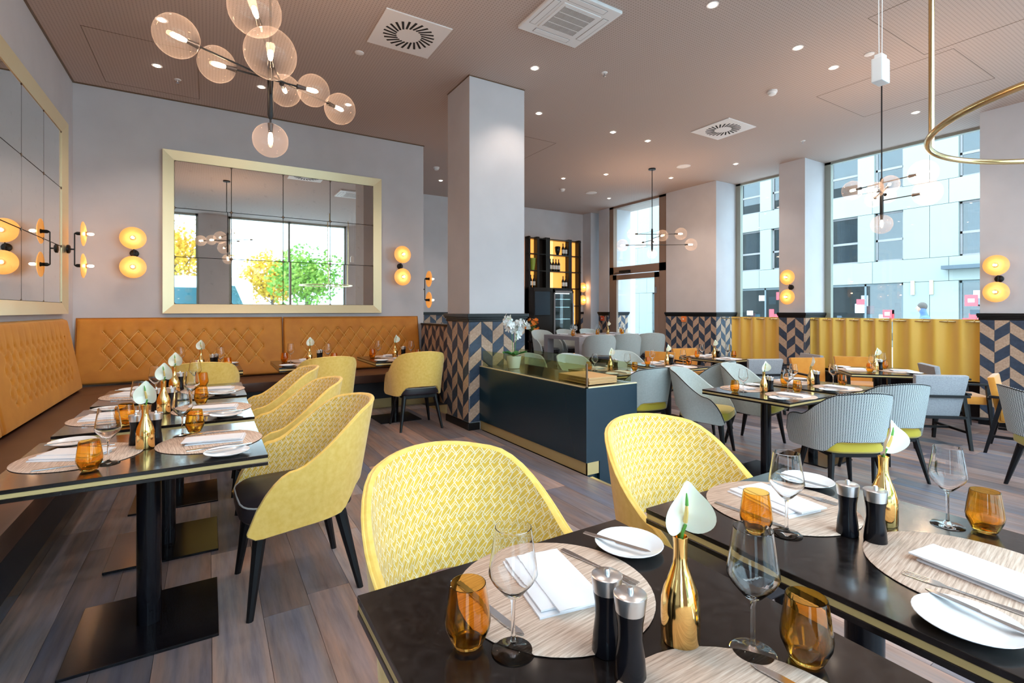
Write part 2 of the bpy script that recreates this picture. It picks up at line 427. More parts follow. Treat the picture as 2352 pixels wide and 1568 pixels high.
# the free column
CX0, CX1, CY0, CY1 = 2.45, 3.17, 4.90, 5.48
colu = struct('wall_column', MB().box(CX0, CY0, LF, CX1, CY1, CZ), 'wall_paint')
chevron(colu, (CX0, CY0), 0, CX1-CX0, .085, RZ0, 0)
chevron(colu, (CX0, CY1), -pi/2, CY1-CY0, .085, RZ0, 1)
b = MB(); rail(b, CX0, CY0, CX1, CY1); struct('trim_3', b, 'rail_black', bevel=.003)
struct('baseboard_column', MB().box(CX0-.02, CY0-.02, 0, CX0+.12, CY1+.02, .08), 'rail_black', bevel=.004)
struct('trim_4', MB().box(CX0-.004, CY0-.004, CZ-.012, CX1+.004, CY1+.004, CZ-.001), 'bronze')
# half wall between column and back wall
hw = struct('wall_half', MB().box(2.86, 5.5, 0, 3.0, 7.39, 1.10), 'grout')
chevron(hw, (2.86, 7.39), -pi/2, 1.5, .0, 1.10, 0)
struct('trim_5', MB().box(2.84, 5.5, 1.10, 3.02, 7.39, 1.125), 'rail_black')
# far wall dado strip
chevron(wf, (3.95, 10.45), 0, 1.3, .94, RZ0, 1); chevron(wf, (8.40, 10.45), 0, .25, .2, RZ0, 1)
b = MB(); b.box(2.9, 10.41, RZ0, 6.7, 10.45, RZ1).box(8.39, 10.41, RZ0, 8.65, 10.45, RZ1); struct('trim_6', b, 'rail_black')
# window wall piers
WX = 8.65; GX = 9.32
def pier(y0, y1, z, nm, reveal=True, cols=True):
    p = struct(nm, MB().box(WX, y0, z-.2, GX+.1, y1, CZ), 'wall_paint')
    if cols: chevron(p, (WX, y1), -pi/2, y1-y0, z+.09, RZ0, 1)
    if reveal: chevron(p, (WX, y0), 0, GX-WX, z+.09, RZ0, 0)
    b = MB(); rail(b, WX, y0, GX+.02, y1, .022); part('dado_rail', b, 'rail_black', p, False, .003)
    part('baseboard', MB().box(WX-.014, y0-.014, z, GX-.02, y1+.014, z+.085), 'rail_black', p, False)
    return p
pier(6.31, 7.58, 0, 'wall_right')
pier(4.58, 5.03, LF, 'wall_right.001')
pier(1.25, 2.34, LF, 'wall_right.002', False)
pier(9.44, 9.80, 0, 'wall_right.003')
struct('wall_right.004', MB().box(WX, 10.12, -.2, 9.45, 10.45, CZ), 'wall_paint')
struct('wall_right.005', MB().box(WX, -1.1, -.4, 9.45, -.6, CZ), 'wall_paint')
# windows in the right wall
def window_x(n, y0, y1, z0, muls=(), fw=.06):
    b = MB().box(GX-.03, y0, z0, GX+.05, y0+fw, CZ).box(GX-.03, y1-fw, z0, GX+.05, y1, CZ).box(GX-.03, y0, z0, GX+.05, y1, z0+fw).box(GX-.03, y0, CZ-.04, GX+.05, y1, CZ)
    for m_ in muls: b.box(GX-.03, m_-.035, z0, GX+.05, m_+.035, CZ)
    w = struct('window_%d' % n, b, 'window_frame')
    ys = [y0+fw]+list(muls)+[y1-fw]
    for a, e in zip(ys, ys[1:]): part('pane', MB().box(GX, a, z0+fw, GX+.012, e, CZ-.04), 'window_glass', w, False)
    return w
window_x(1, 2.34, 4.58, LF+.02, (), .10); window_x(2, 5.03, 6.31, LF+.02, (), .10); window_x(3, 9.80, 10.12, .02)
window_x(4, -.6, 1.25, LF+.02)
# sill boxes under the curtains
struct('trim_7', MB().box(8.86, 2.34, LF, 9.28, 4.58, .36).box(8.86, 5.03, LF, 9.28, 6.31, .36).box(8.86, -.6, LF, 9.28, 1.25, .36), 'black_gloss')
# entrance door
D0, D1 = 7.60, 9.42
b = MB().box(WX+.02, D0, 0, WX+.14, D0+.20, CZ).box(WX+.02, D1-.14, 0, WX+.14, D1, CZ).box(WX+.02, D0, 2.22, WX+.14, D1, 2.40).box(WX+.02, D0, CZ-.05, WX+.14, D1, CZ)
dr = struct('door_1', b, 'door_frame')
part('transom_pane', MB().box(WX+.07, D0+.20, 2.40, WX+.085, D1-.14, CZ-.05), 'window_glass', dr, False)
b = MB().box(WX, D0+.20, .02, WX+.06, D0+.32, 2.20).box(WX, D1-.27, .02, WX+.06, D1-.14, 2.20).box(WX, D0+.20, 2.08, WX+.06, D1-.14, 2.20).box(WX, D0+.20, .02, WX+.06, D1-.14, .22)
lf = part('door_leaf', b, 'door_frame', dr, False)
part('door_pane', MB().box(WX+.025, D0+.32, .22, WX+.037, D1-.27, 2.08), 'window_glass', lf, False)
part('door_closer', MB().box(WX-.06, D1-.75, 2.24, WX, D1-.42, 2.30).tube([(WX-.04, D1-.6, 2.24), (WX-.16, D1-.40, 2.235), (WX-.02, D1-.22, 2.24)], .009), 'black_matte', dr, False)
part('hinge', MB().box(WX-.02, D0+.24, 1.72, WX, D0+.29, 1.86), 'steel', lf, False)
# rear window wall (behind the camera, seen in the mirrors)
for i, (a, e) in enumerate([(-1.52, -1.05), (-.25, .45), (3.6, 4.2), (6.8, 7.3), (9.1, 9.45)]):
    struct('wall_front' + ('' if not i else '.%03d' % i), MB().box(a, -1.1, -.4, e, -.9, CZ), 'wall_paint')
for i, (a, e) in enumerate([(-1.05, -.25), (.45, 3.6), (4.2, 6.8), (7.3, 9.1)]):
    b = MB().box(a, -1.05, 0, a+.06, -.97, CZ).box(e-.06, -1.05, 0, e, -.97, CZ).box(a, -1.05, CZ-.06, e, -.97, CZ).box(a, -1.05, LF, e, -.97, .06)
    if e-a > 3: b.box((a+e)/2-.03, -1.05, 0, (a+e)/2+.03, -.97, CZ)
    w = struct('window_%d' % (5+i), b, 'window_frame')
    part('pane', MB().box(a+.06, -1.02, .06, e-.06, -1.01, CZ-.06), 'window_glass', w, False)
# ---------------------------------------------------------------- framed mirrors
def wall_mirror(loc, rz, ncol, cw, label):
    """local: x along wall, face towards -y, z from 1.285"""
    r_ = thing('wall_mirror', label, 'mirror', loc, rz)
    H0, H1 = 1.285, 3.29; fw = .115; wd = ncol*cw+2*fw
    for P in ([(0, H0), (wd, H0), (wd-fw, H0+fw), (fw, H0+fw)], [(wd, H0), (wd, H1), (wd-fw, H1-fw), (wd-fw, H0+fw)],
              [(wd, H1), (0, H1), (fw, H1-fw), (wd-fw, H1-fw)], [(0, H1), (0, H0), (fw, H0+fw), (fw, H1-fw)]):
        d = [-.05, -.05, -.02, -.02]
        vs = [(p[0], d[i], p[1]) for i, p in enumerate(P)]+[(p[0], 0, p[1]) for p in P]
        part('frame_rail', MB().add(vs, [(0, 1, 2, 3), (7, 6, 5, 4), (0, 4, 5, 1), (1, 5, 6, 2), (2, 6, 7, 3), (3, 7, 4, 0)]), 'gold_frame', r_, False)
    part('backing', MB().box(fw, -.008, H0+fw, wd-fw, -.001, H1-fw), 'dark_void', r_, False)
    zs = [H0+fw, H0+fw+.585, H0+fw+1.19, H1-fw]
    for j in range(3):
        h = zs[j+1]-zs[j]; g = .004; c_ = .022
        P = []
        for (cx, cz, a0) in ((cw-g-c_, g+c_, -90), (cw-g-c_, h-g-c_, 0), (g+c_, h-g-c_, 90), (g+c_, g+c_, 180)):
            for k in range(4): a = R(a0+30*k); P.append((cx+c_*cos(a), cz+c_*sin(a)))
        n = len(P); vs = [(a, -.014, b_) for a, b_ in P]+[(a, -.009, b_) for a, b_ in P]
        me = MB().add(vs, [tuple(range(n)), tuple(range(2*n-1, n-1, -1))]+[(i, n+i, n+(i+1) % n, (i+1) % n) for i in range(n)]).mesh('mirror_pane', 'mirror', False)
        for i in range(ncol):
            ob('mirror_pane', me, r_, (fw+i*cw, 0, zs[j]), (0, R(random.uniform(-.05, .05)), R(random.uniform(-.12, .12))))
    me = MB().lathe([(.014, 0), (.014, .004), (0, .007)], 10).mesh('clip_stud', 'bronze')
    for i in range(ncol+1):
        for j in range(4): ob('clip_stud', me, r_, (fw+i*cw, -.013, zs[j]), (pi/2, 0, 0))
    return r_
wall_mirror((-.481, 7.399, 0), 0, 4, .6145, 'gold-framed antiqued mirror of twelve panes on the back wall')
wall_mirror((-1.319, 6.93-2.79, 0), pi/2, 4, .64, 'gold-framed antiqued mirror on the left wall, cut by the photo edge')

mat('velvet_stitch', (.80, .46, .13), .6)
# ---------------------------------------------------------------- banquettes
def tuft_panel(parent, width, z0, z1, x_in, dx, dz, rows, top, lean=.10, name='tufted_back', deep=.018, seam=True, lx=0, quilt=True):
    """face towards -y; lattice of buttons joined by diagonal folds"""
    H = z1-z0; nx = int(width/.016); nz = int(H/.018)
    ncol = int((width-2*x_in)/dx); x_in2 = (width-ncol*dx)/2
    def disp(x, z):
        u = (x-x_in2)/dx; w = (top-z)/dz
        if u < -.02 or u > ncol+.02 or w < -.02 or w > (rows-1)/2+.02:
            # vertical pleats running up from the top buttons
            if w < 0 and 0 < u < ncol:
                q = abs((u % 1)-(0 if (u % 1) < .5 else 1)); return deep*.45*math.exp(-(q/.10)**2)*math.exp(w*dz/.06)
            return 0
        a = u+w; b_ = u-w
        da = abs(a-round(a)); db = abs(b_-round(b_)); d = min(da, db)
        fold = math.exp(-(d/.07)**2)*(1 if quilt else .55)
        fa = ((a-round(a))**2+(b_-round(b_))**2)**.5
        btn = math.exp(-(fa/.16)**2)
        return deep*(fold*.75+btn*.8)
    def fn(i, j):
        x = i*width; z = z0+j*H
        y = -.11+lean*(j)  # bottom sits further out
        e = min(x, width-x, z-z0, z1-z); rnd = .035
        if e < rnd: y += .045*(1-math.sqrt(max(0, 1-(1-e/rnd)**2)))
        return (x+lx, y+disp(x, z), z)
    mb = MB(); mb.grid(fn, nx, nz)
    # back and sides
    mb.add([(lx, -.07, z0), (lx+width, -.07, z0), (lx+width, min(.06, lean-.07), z1), (lx, min(.06, lean-.07), z1), (lx, .066, z0), (lx+width, .066, z0), (lx+width, .066, z1), (lx, .066, z1)],
           [(4, 7, 6, 5), (0, 3, 7, 4), (1, 5, 6, 2), (3, 2, 6, 7), (0, 4, 5, 1)])
    p = part(name, mb, 'velvet', parent)
    bt = MB()
    for k in range(rows):
        for i in range(ncol+1):
            u = i+(.5 if k % 2 else 0)
            if u > ncol: continue
            x = x_in2+u*dx; z = top-k*dz/2
            y = -.11+lean*((z-z0)/H)+deep*.9
            bt.ball((x+lx, y, z), .0085, 8, sc=(1, .6, 1))
    part('tufting_buttons', bt, 'velvet', p, kind='stuff')
    if quilt:
        st = MB(); Y = lambda z: -.11+lean*((z-z0)/H)+deep*.5
        for k in range(rows-1):
            for i in range(ncol+1):
                for du in (-.5, .5):
                    u0 = i+(.5 if k % 2 else 0); u1 = u0+du
                    if u0 > ncol or u1 < 0 or u1 > ncol: continue
                    za, zb_ = top-k*dz/2, top-(k+1)*dz/2
                    st.tube([(x_in2+u0*dx+lx, Y(za), za), (x_in2+u1*dx+lx, Y(zb_), zb_)], .0036, 5)
        part('diamond_stitching', st, 'velvet_stitch', p, kind='stuff')
    return p
def bench_seat(parent, x0, x1, depth, nseg, z=.47):
    w = (x1-x0)/nseg
    for i in range(nseg):
        b = MB().box(x0+i*w+.003, -depth, z-.11, x0+(i+1)*w-.003, -.05, z)
        part('seat_cushion', b, 'bench_leather', parent, True, .018)
# back banquette: face plane at y = 7.4
bq = thing('banquette', 'amber velvet banquette along the back wall with diamond-stitched back and brown leather seat', 'banquette', (-1.10, 7.33, 0))
tuft_panel(bq, 2.14, .48, 1.235, .20, .166, .222, 5, 1.08, lx=-.19, lean=.16, name='tufted_back')
tuft_panel(bq, 1.93, .48, 1.235, .16, .166, .222, 5, 1.08, lx=1.96, lean=.16, name='tufted_back')
bench_seat(bq, .5, 3.9, .78, 2)
part('bench_front', MB().box(.45, -.74, .14, 3.9, -.05, .36), 'bench_base', bq, False)
part('kick_plate', MB().box(.45, -.66, 0, 3.9, -.05, .14), 'gold_paint', bq, False)
part('socket', MB().box(2.52, -.668, .04, 2.60, -.66, .10), 'black_matte', bq, False)
# left banquette: rotated so that its face looks to +x
lq = thing('banquette', 'amber velvet banquette along the left wall with deep-buttoned back and brown leather seat', 'banquette', (-1.25, .6, 0), pi/2)
tuft_panel(lq, 2.38, .48, 1.235, .22, .150, .168, 6, 1.06, lx=3.92, lean=.13, deep=.024, quilt=False)
tuft_panel(lq, 2.38, .48, 1.235, .22, .150, .168, 6, 1.06, lx=1.52, lean=.13, deep=.024, quilt=False)
b = MB(); b.box(.3, -.58, .36, 5.9, -.05, .47); part('seat_cushion', b, 'bench_leather', lq, True, .018)
part('bench_front', MB().box(.3, -.54, .14, 6.6, -.05, .36), 'bench_base', lq, False)
part('kick_plate', MB().box(.3, -.45, 0, 6.6, -.05, .14), 'gold_paint', lq, False)
part('corner_seat', MB().box(5.9, -.62, .355, 6.6, -.05, .468), 'bench_leather', lq, True, .012)

# ---------------------------------------------------------------- chairs
def shell(b, a=.265, arm=.25, ztop=.87, zmid=.62, ztip=.43, zlow=.36, cut=.495, th=.034, tipround=.5, q0=.17, q1=.50, flare=.05, recl=.07, n=44, m=9):
    L = pi/2*a+arm
    def plan(q, s):  # s sign; returns point and outward normal
        if q < pi/2*a:
            t = q/a; return (s*a*sin(t), -a*cos(t)-.01), (s*sin(t), -cos(t))
        e = q-pi/2*a; return (s*(a+.02*e/arm), -.01+e), (s, -.02)
    ss = lambda t: (lambda t: t*t*(3-2*t))(max(0, min(1, t)))
    def top(q):
        z = ztop-.035*(q/q0)**2*.6 if q < q0 else None
        zr = ztop-.021
        if z is None: z = zr+(zmid-zr)*ss((q-q0)/(q1-q0)) if q < q1 else zmid+(ztip-zmid)*((q-q1)/(L-q1))**(1.5+tipround)
        return z
    def low(q):
        if q < .16: return cut-.01*(q/.16)
        if q < .27: return (cut-.01)+(zlow+.02-cut+.01)*ss((q-.16)/.11)
        return zlow+.02-.02*(q-.27)/(L-.27)
    def P(i, j, side):
        q = abs(i)*L; s = -1 if i < 0 else 1
        (x, y), (nx, ny) = plan(q, s); zt, zl = top(q), low(q)
        e = (1-abs(i))*L
        if e < .05: k = math.sqrt(max(0, 1-(1-e/.05)**2)); mid = (zt*.45+zl*.55); zt = mid+(zt-mid)*k; zl = mid+(zl-mid)*k
        z = zl+(zt-zl)*j
        h = (z-.40)/.47
        fl = flare*max(0, h)*abs(sin(min(q/a, pi/2)))
        rc = recl*max(0, h)*max(0, cos(min(q/a, pi/2)))+.02*h
        th2 = th*(1-.35*max(0, h))
        off = th2/2 if side > 0 else -th2/2
        return (x+nx*off+fl*s, y+ny*off-rc, z), z
    uvf = lambda i, j: ((i*2-1)*L, P(i*2-1, j, 1)[0][2])
    b.grid(lambda i, j: P(i*2-1, j, 1)[0], n, m, 0, uv=uvf)
    b.grid(lambda i, j: P(i*2-1, j, -1)[0], n, m, 1, True, uv=uvf)
    edge = []
    for j, zo in ((1, .010), (0, -.008)):
        def rim(i, k, j=j, zo=zo):
            p, q_ = P(i*2-1, j, 1)[0], P(i*2-1, j, -1)[0]
            return (p[0]+(q_[0]-p[0])*k, p[1]+(q_[1]-p[1])*k, p[2]+zo*sin(pi*k))
        b.grid(rim, n, 4, 0, flip=(j == 0), uv=lambda i, k: ((i*2-1)*L, .9+.03*k))
    for i in range(n+1):
        p, q_ = P(i/n*2-1, 1, 1)[0], P(i/n*2-1, 1, -1)[0]
        edge.append(((p[0]+q_[0])/2+(p[0]-q_[0])*.42, (p[1]+q_[1])/2+(p[1]-q_[1])*.42, p[2]+.004))
    for end in (0, 1):
        b.grid(lambda k, j: tuple(Vector(P(end*2-1, j, 1)[0]).lerp(Vector(P(end*2-1, j, -1)[0]), k)), 2, m, 0, flip=(end == 1), uv=lambda k, j: (L, j))
    return edge
def shell_chair(name, label, outer, inner, seatm, pip, arm_style=0, shade_seat=None):
    r_ = thing(name, label, 'chair')
    b = MB()
    kw = dict(zmid=.62, ztip=.42, tipround=.3) if arm_style == 0 else dict(zmid=.64, ztip=.585, tipround=.9, q0=.15, q1=.47, zlow=.37)
    if arm_style == 2: kw = dict(zmid=.67, ztip=.50, tipround=.5, q1=.46)
    e = shell(b, **kw)
    bk = part('backrest', b, [outer, inner], r_)
    part('piping', MB().tube(e, .0045, 6), pip, bk)
    # seat cushion
    P = []
    for k in range(28):
        a = 2*pi*k/28; cx = abs(cos(a))**.45*(1 if cos(a) > 0 else -1); sy = abs(sin(a))**.45*(1 if sin(a) > 0 else -1)
        P.append((.235*cx, .01+.245*sy))
    mb = MB(); n = len(P); prof = [(.94, .385), (1, .40), (1.01, .435), (.985, .465), (.90, .482), (.5, .488), (0, .489)]
    vs = [(x*s_, .01+(y-.01)*s_, z) for s_, z in prof[:-1] for x, y in P]+[(0, .01, .489)]
    fs = [tuple(range(n-1, -1, -1))]+[(j*n+k, j*n+(k+1) % n, (j+1)*n+(k+1) % n, (j+1)*n+k) for j in range(len(prof)-2) for k in range(n)]
    fs += [((len(prof)-2)*n+k, (len(prof)-2)*n+(k+1) % n, len(vs)-1) for k in range(n)]
    st = part('seat', mb.add(vs, fs), seatm, r_)
    part('seat_piping', MB().tube([(x*.99, .01+(y-.01)*.99, .464) for x, y in P], .004, 6, closed=True), 'seat_piping' if seatm == 'seat_leather' else seatm, st)
    part('seat_frame', MB().box(-.19, -.19, .345, .19, .20, .39), 'leg_black', r_, False, .006)
    for sx in (-1, 1):
        for sy, dy in ((1, .225), (-1, -.245)):
            tx, ty = sx*.175, (.175 if sy > 0 else -.165); bx, by = sx*.235, dy
            def leg(mb, tx=tx, ty=ty, bx=bx, by=by):
                vs = []
                for (cx, cy, z, h) in ((bx, by, 0, .013), (tx, ty, .37, .026)):
                    for k in range(8): a = pi/8+k*pi/4; vs.append((cx+h*cos(a), cy+h*1.15*sin(a), z))
                return mb.add(vs, [tuple(range(7, -1, -1)), tuple(range(8, 16))]+[(k, (k+1) % 8, 8+(k+1) % 8, 8+k) for k in range(8)])
            part('leg', leg(MB()), 'leg_black', r_)
    return Kind(r_)
YC = shell_chair('dining_chair', 'yellow chair', 'yellow_plain', 'yellow_pattern', 'seat_leather', 'yellow_plain')
g = 'yellow upholstered shell chairs'
L3 = [(.36, 2.62, 'yellow shell chair at the nearest banquette table, fully visible with black legs', 93), (.38, 3.42, 'yellow shell chair at the second banquette table, second of the left row', 90), (.38, 4.24, 'yellow shell chair at the third banquette table, farthest of the overlapping row', 88)]
for x, y, lb, a in L3: YC.put((x, y, 0), R(a), lb, g)
YC.put((.645, 1.19, 0), R(184), 'large yellow shell chair with woven pattern facing the camera behind foreground table', g)
YC.put((1.525, 1.17, 0), R(176), 'yellow shell chair facing the camera right of the black box counter', g)
YC.put((-.06, 5.36, 0), R(0), 'yellow shell chair seen from behind at the corner table', g)
YC.put((1.0, 5.34, 0), R(4), 'yellow shell chair seen from behind at the middle back banquette table', g)
YC.put((2.02, 5.42, 0), R(-4), 'yellow shell chair seen from behind beside the pillar', g)
GC = shell_chair('tub_chair', 'grey chair', 'grey_fabric', 'grey_fabric', 'seat_chartreuse', 'leg_black', 0)
g = 'pale blue-grey shell chairs'
for x, y, z, a, lb in [(4.46, 3.37, LF, 204, 'pale grey tub chair with lime seat facing the camera at nearest lower table'),
    (5.25, 3.32, LF, 192, 'pale grey tub chair behind the second lower table'),
    (4.22, 4.07, LF, -8, 'pale grey tub chair with lime seat just right of the black counter'),
    (5.36, 4.08, LF, 10, 'pale grey tub chair between the counter row and the window piers'),
    (4.38, 5.32, LF, 182, 'pale grey tub chair facing camera behind first table past the counter'),
    (5.38, 5.32, LF, 180, 'pale grey tub chair facing camera behind second table past the counter'),
    (3.75, 5.75, LF, 150, 'grey tub chair seen through the green-tinted glass screen')]:
    GC.put((x, y, z), R(a), lb, g)
g = 'grey chairs with black seats at the communal table'
BC = shell_chair('tub_chair', 'grey chair', 'grey_fabric', 'grey_fabric', 'seat_leather', 'grey_fabric', 2)
for x, y, a, lb in [(6.38, 7.22, -34, 'pale grey chair with black seat, leftmost in front of the communal table'), (7.05, 7.22, -34, 'pale grey chair with black seat, middle one before the communal table'),
    (7.73, 7.22, -34, 'pale grey chair with black seat, rightmost in front of the communal table'),
    (6.50, 9.12, 180, 'pale chair behind communal table at its left end'), (7.20, 9.12, 180, 'pale chair behind communal table in the middle'), (7.90, 9.12, 180, 'pale chair behind communal table at its right end')]:
    BC.put((x, y, 0), R(a), lb, g)
HC = shell_chair('tub_chair', 'hatched chair', 'houndstooth', 'grey_fabric', 'seat_chartreuse', 'leg_black', 1)
g = 'tub chairs with black and white patterned backs'
HC.put((4.40, 2.05, LF), R(-32), 'black-and-white hatched tub chair with lime seat at nearest lower table', g)
HC.put((5.22, 2.09, LF), R(-33), 'black-and-white hatched tub chair at the second lower table', g)
HC.put((5.80, 1.08, LF), R(215), 'black-and-white hatched tub chair cut by the right photo edge', g)
# square armchairs with slung wooden arms
def armchair(name, label, fab, seatm):
    r_ = thing(name, label, 'armchair')
    mb = MB(); mb.T = Matrix.Translation((0, -.22, .40)) @ Matrix.Rotation(R(10), 4, 'X') @ Matrix.Rotation(0, 4, 'X')
    mb.add([(-.21, -.03, -.08), (.21, -.03, -.08), (.21, .03, -.08), (-.21, .03, -.08), (-.26, -.03, .40), (.26, -.03, .40), (.26, .03, .40), (-.26, .03, .40)],
           [(3, 2, 1, 0), (4, 5, 6, 7), (0, 1, 5, 4), (1, 2, 6, 5), (2, 3, 7, 6), (3, 0, 4, 7)])
    part('backrest', mb, fab, r_, True, .014)
    part('seat', MB().box(-.23, -.22, .34, .23, .27, .44), seatm, r_, True, .022)
    for s in (-1, 1):
        part('armrest', MB().box(s*.27-.022, -.30, .58, s*.27+.022, .26, .605), 'leg_black', r_, False, .005)
        for y0, y1 in ((.25, .20), (-.33, -.20)):
            vs = []
            for (cx, cy, z, h) in ((s*.265, y0, 0, .014), (s*.27, y1, .585, .021)):
                vs += [(cx-h, cy-h, z), (cx+h, cy-h, z), (cx+h, cy+h, z), (cx-h, cy+h, z)]
            part('leg', MB().add(vs, [(3, 2, 1, 0), (4, 5, 6, 7), (0, 1, 5, 4), (1, 2, 6, 5), (2, 3, 7, 6), (3, 0, 4, 7)]), 'leg_black', r_, False)
    part('stretcher', MB().box(-.265, -.03, .17, .265, -.005, .195).box(-.275, -.27, .17, -.25, .23, .195).box(.25, -.27, .17, .275, .23, .195).box(-.265, -.275, .32, .265, -.25, .35), 'leg_black', r_, False)
    part('back_rail', MB().box(-.27, -.315, .555, .27, -.29, .58), 'leg_black', r_, False)
    return Kind(r_)
AG = armchair('lounge_armchair', 'x', 'armchair_grey', 'armchair_orange')
g = 'grey square-backed armchairs'
AG.put((6.92, 2.36, LF), R(-40), 'grey armchair with black frame and stretchers, back to camera by tilted table', g)
AG.put((8.10, 2.42, LF), R(-142), 'grey armchair with black arms beside the right patterned pier', g)
AG.put((6.95, 4.42, LF), R(-28), 'grey armchair with back to camera before the window table', g)
AG.put((7.98, 4.40, LF), R(60), 'pinkish grey armchair in front of the sconce pier', g)
AO = armchair('velvet_armchair', 'x', 'armchair_orange', 'armchair_orange')
g = 'orange velvet armchairs'
AO.put((7.40, 3.72, LF), R(150), 'orange velvet armchair behind the second lower table, by the narrow pier', g)
AO.put((8.10, 3.50, LF), R(132), 'orange velvet armchair behind the tilted table under gold curtains', g)
AO.put((7.27, 1.56, LF), R(190), 'orange velvet armchair at the right photo edge', g)
AO.put((7.4, 5.85, LF), R(165), 'orange velvet armchair behind the window table', g)
AO.put((6.25, 5.75, LF), R(110), 'small orange armchair before the dark patterned pier', g)

# ---------------------------------------------------------------- tables
def cafe_table(label, loc, rz, sx=.71, sy=.84, h=.75, group='black tables with a gold edge band', basez=0):
    r_ = thing('pedestal_table', label, 'table', loc, rz, group)
    x, y = sx/2, sy/2
    def band(z0, z1, i, m_, nm):
        part(nm, MB().box(-x+i, -y+i, z0, x-i, y-i, z1), m_, r_, False, .0012)
    band(h-.014, h, 0, 'table_top', 'tabletop'); band(h-.030, h-.014, .0015, 'edge_gold', 'gold_band'); band(h-.044, h-.030, 0, 'table_top', 'underside_board')
    part('pole', MB().lathe([(.044, .012), (.044, h-.05)], 20), 'black_gloss', r_)
    part('top_bracket', MB().box(-.16, -.16, h-.056, .16, .16, h-.044), 'black_matte', r_, False)
    part('base_plate', MB().box(-.25, -.25, 0, .25, .25, .012), 'black_gloss', r_, False, .002)
    return r_
TB = {
 'F': ((.614, .61, 0), 0, 'black table at bottom edge'),
 'G': ((1.455, .62, 0), 0, 'right foreground table'),
 'L1': ((-.215, 2.585, 0), 90, 'nearest banquette table on left'),
 'L2': ((-.205, 3.42, 0), 90, 'second banquette table on left'),
 'L3': ((-.195, 4.24, 0), 90, 'third banquette table on left'),
 'L4': ((-.07, 5.92, 0), 0, 'table in the banquette corner'),
 'B1': ((.96, 5.92, 0), 0, 'middle table before back banquette'),
 'B2': ((1.95, 5.94, 0), 0, 'table nearest the pillar'),
 'T1': ((4.38, 2.67, LF), 0, 'nearest lower-floor table'),
 'T2': ((5.21, 2.68, LF), 0, 'second lower-floor table'),
 'C1': ((4.30, 4.64, LF), 0, 'table behind black counter'),
 'C2': ((5.40, 4.70, LF), 0, 'table right of the counter tables'),
 'T3': ((7.15, 2.90, LF), 42, 'tilted table under gold curtains'),
 'T4': ((6.90, 5.05, LF), 0, 'table by the narrow window')}
h_ = .737
for k, (loc, a, ph) in TB.items():
    cafe_table({'F': 'black gold-edged table cut by bottom edge of photo, base hidden', 'G': 'black gold-edged table in the right foreground reflecting orange light',
      'L1': 'gold-edged table nearest the camera along the left banquette, square base plate', 'L2': 'gold-edged table second along the left banquette', 'L3': 'gold-edged table third along the left banquette',
      'L4': 'gold-edged table in the corner of the banquettes', 'B1': 'gold-edged table in the middle before the back banquette', 'B2': 'gold-edged table before the back banquette nearest the pillar',
      'T1': 'gold-edged table nearest on the lower floor, black pole leg', 'T2': 'gold-edged table second on the lower floor, beside nearest one', 'C1': 'table on lower floor directly behind the black counter',
      'C2': 'table on the lower floor right of the counter tables', 'T3': 'tilted table on the lower floor under the gold curtains', 'T4': 'table by the narrow window between the piers'}[k],
      loc, R(a), sx=(.86 if k == 'T3' else .71), h=(h_ if k[0] != 'T' and k[0] != 'C' else .738))
# communal table with slab legs
ct = thing('communal_table', 'long grey communal table with slab legs before the wine shelves', 'table', (7.28, 8.2, 0))
part('tabletop', MB().box(-1.08, -.6, .72, 1.08, .6, .80), 'marble_grey', ct, False, .006)
for s in (-1, 1): part('leg', MB().box(s*1.0-.08, -.6, 0, s*1.0+.08, -.46, .72).box(s*1.0-.08, .46, 0, s*1.0+.08, .6, .72).box(s*1.0-.08, -.46, 0, s*1.0+.08, .46, .06), 'marble_grey', ct, False, .004)

# ---------------------------------------------------------------- tableware
def kmesh(name, label, cat, mb, m_, smooth=True, bevel=0):
    o = ob(name, mb.mesh(name, m_, smooth, bevel), label=label, category=cat); return Kind(o)
PM = kmesh('placemat', 'x', 'placemat', MB().lathe([(.203, 0), (.205, .0015), (.203, .003), (0, .003)], 48), 'placemat')
b = MB()
def slab(b, x0, y0, x1, y1, z0, t_, wob):
    n1, n2 = 10, 8
    def f(top):
        def g_(i, j):
            x = x0+(x1-x0)*i; y = y0+(y1-y0)*j
            ex = min(i, 1-i)*n1; z = z0+(t_ if top else 0)
            if top and (min(i, 1-i) < .03 or min(j, 1-j) < .03): z -= t_*.45
            return (x, y, z+wob*sin(3*x*20+y*9)*.3)
        return g_
    b.grid(f(True), n1, n2); b.grid(f(False), n1, n2, flip=True)
    for (a, c_) in (((x0, y0), (x1, y0)), ((x1, y0), (x1, y1)), ((x1, y1), (x0, y1)), ((x0, y1), (x0, y0))):
        b.grid(lambda i, j, a=a, c_=c_: (a[0]+(c_[0]-a[0])*i+(0), a[1]+(c_[1]-a[1])*i, z0+t_*.55*j), 2, 2)
slab(b, -.065, -.115, .065, .105, 0, .007, .001); slab(b, -.063, -.112, .058, .095, .007, .006, .002); slab(b, -.072, -.105, .030, .118, .0125, .0055, .002)
NP = kmesh('napkin', 'x', 'napkin', b, 'napkin')
BP = kmesh('bread_plate', 'x', 'plate', MB().lathe([(.045, 0), (.048, .002), (.080, .013), (.0825, .0155), (.0815, .0165), (.058, .0075), (.05, .0055), (0, .0055)], 36), 'china')
def outline(b, P, z, t_, arch=0):
    n = len(P); zz = lambda y: z+arch*(1-((y)/.1)**2)
    return b.add([(x, y, zz(y)) for x, y in P]+[(x*.96, y, zz(y)+t_) for x, y in P], [tuple(range(n-1, -1, -1)), tuple(range(n, 2*n))]+[(i, (i+1) % n, n+(i+1) % n, n+i) for i in range(n)])
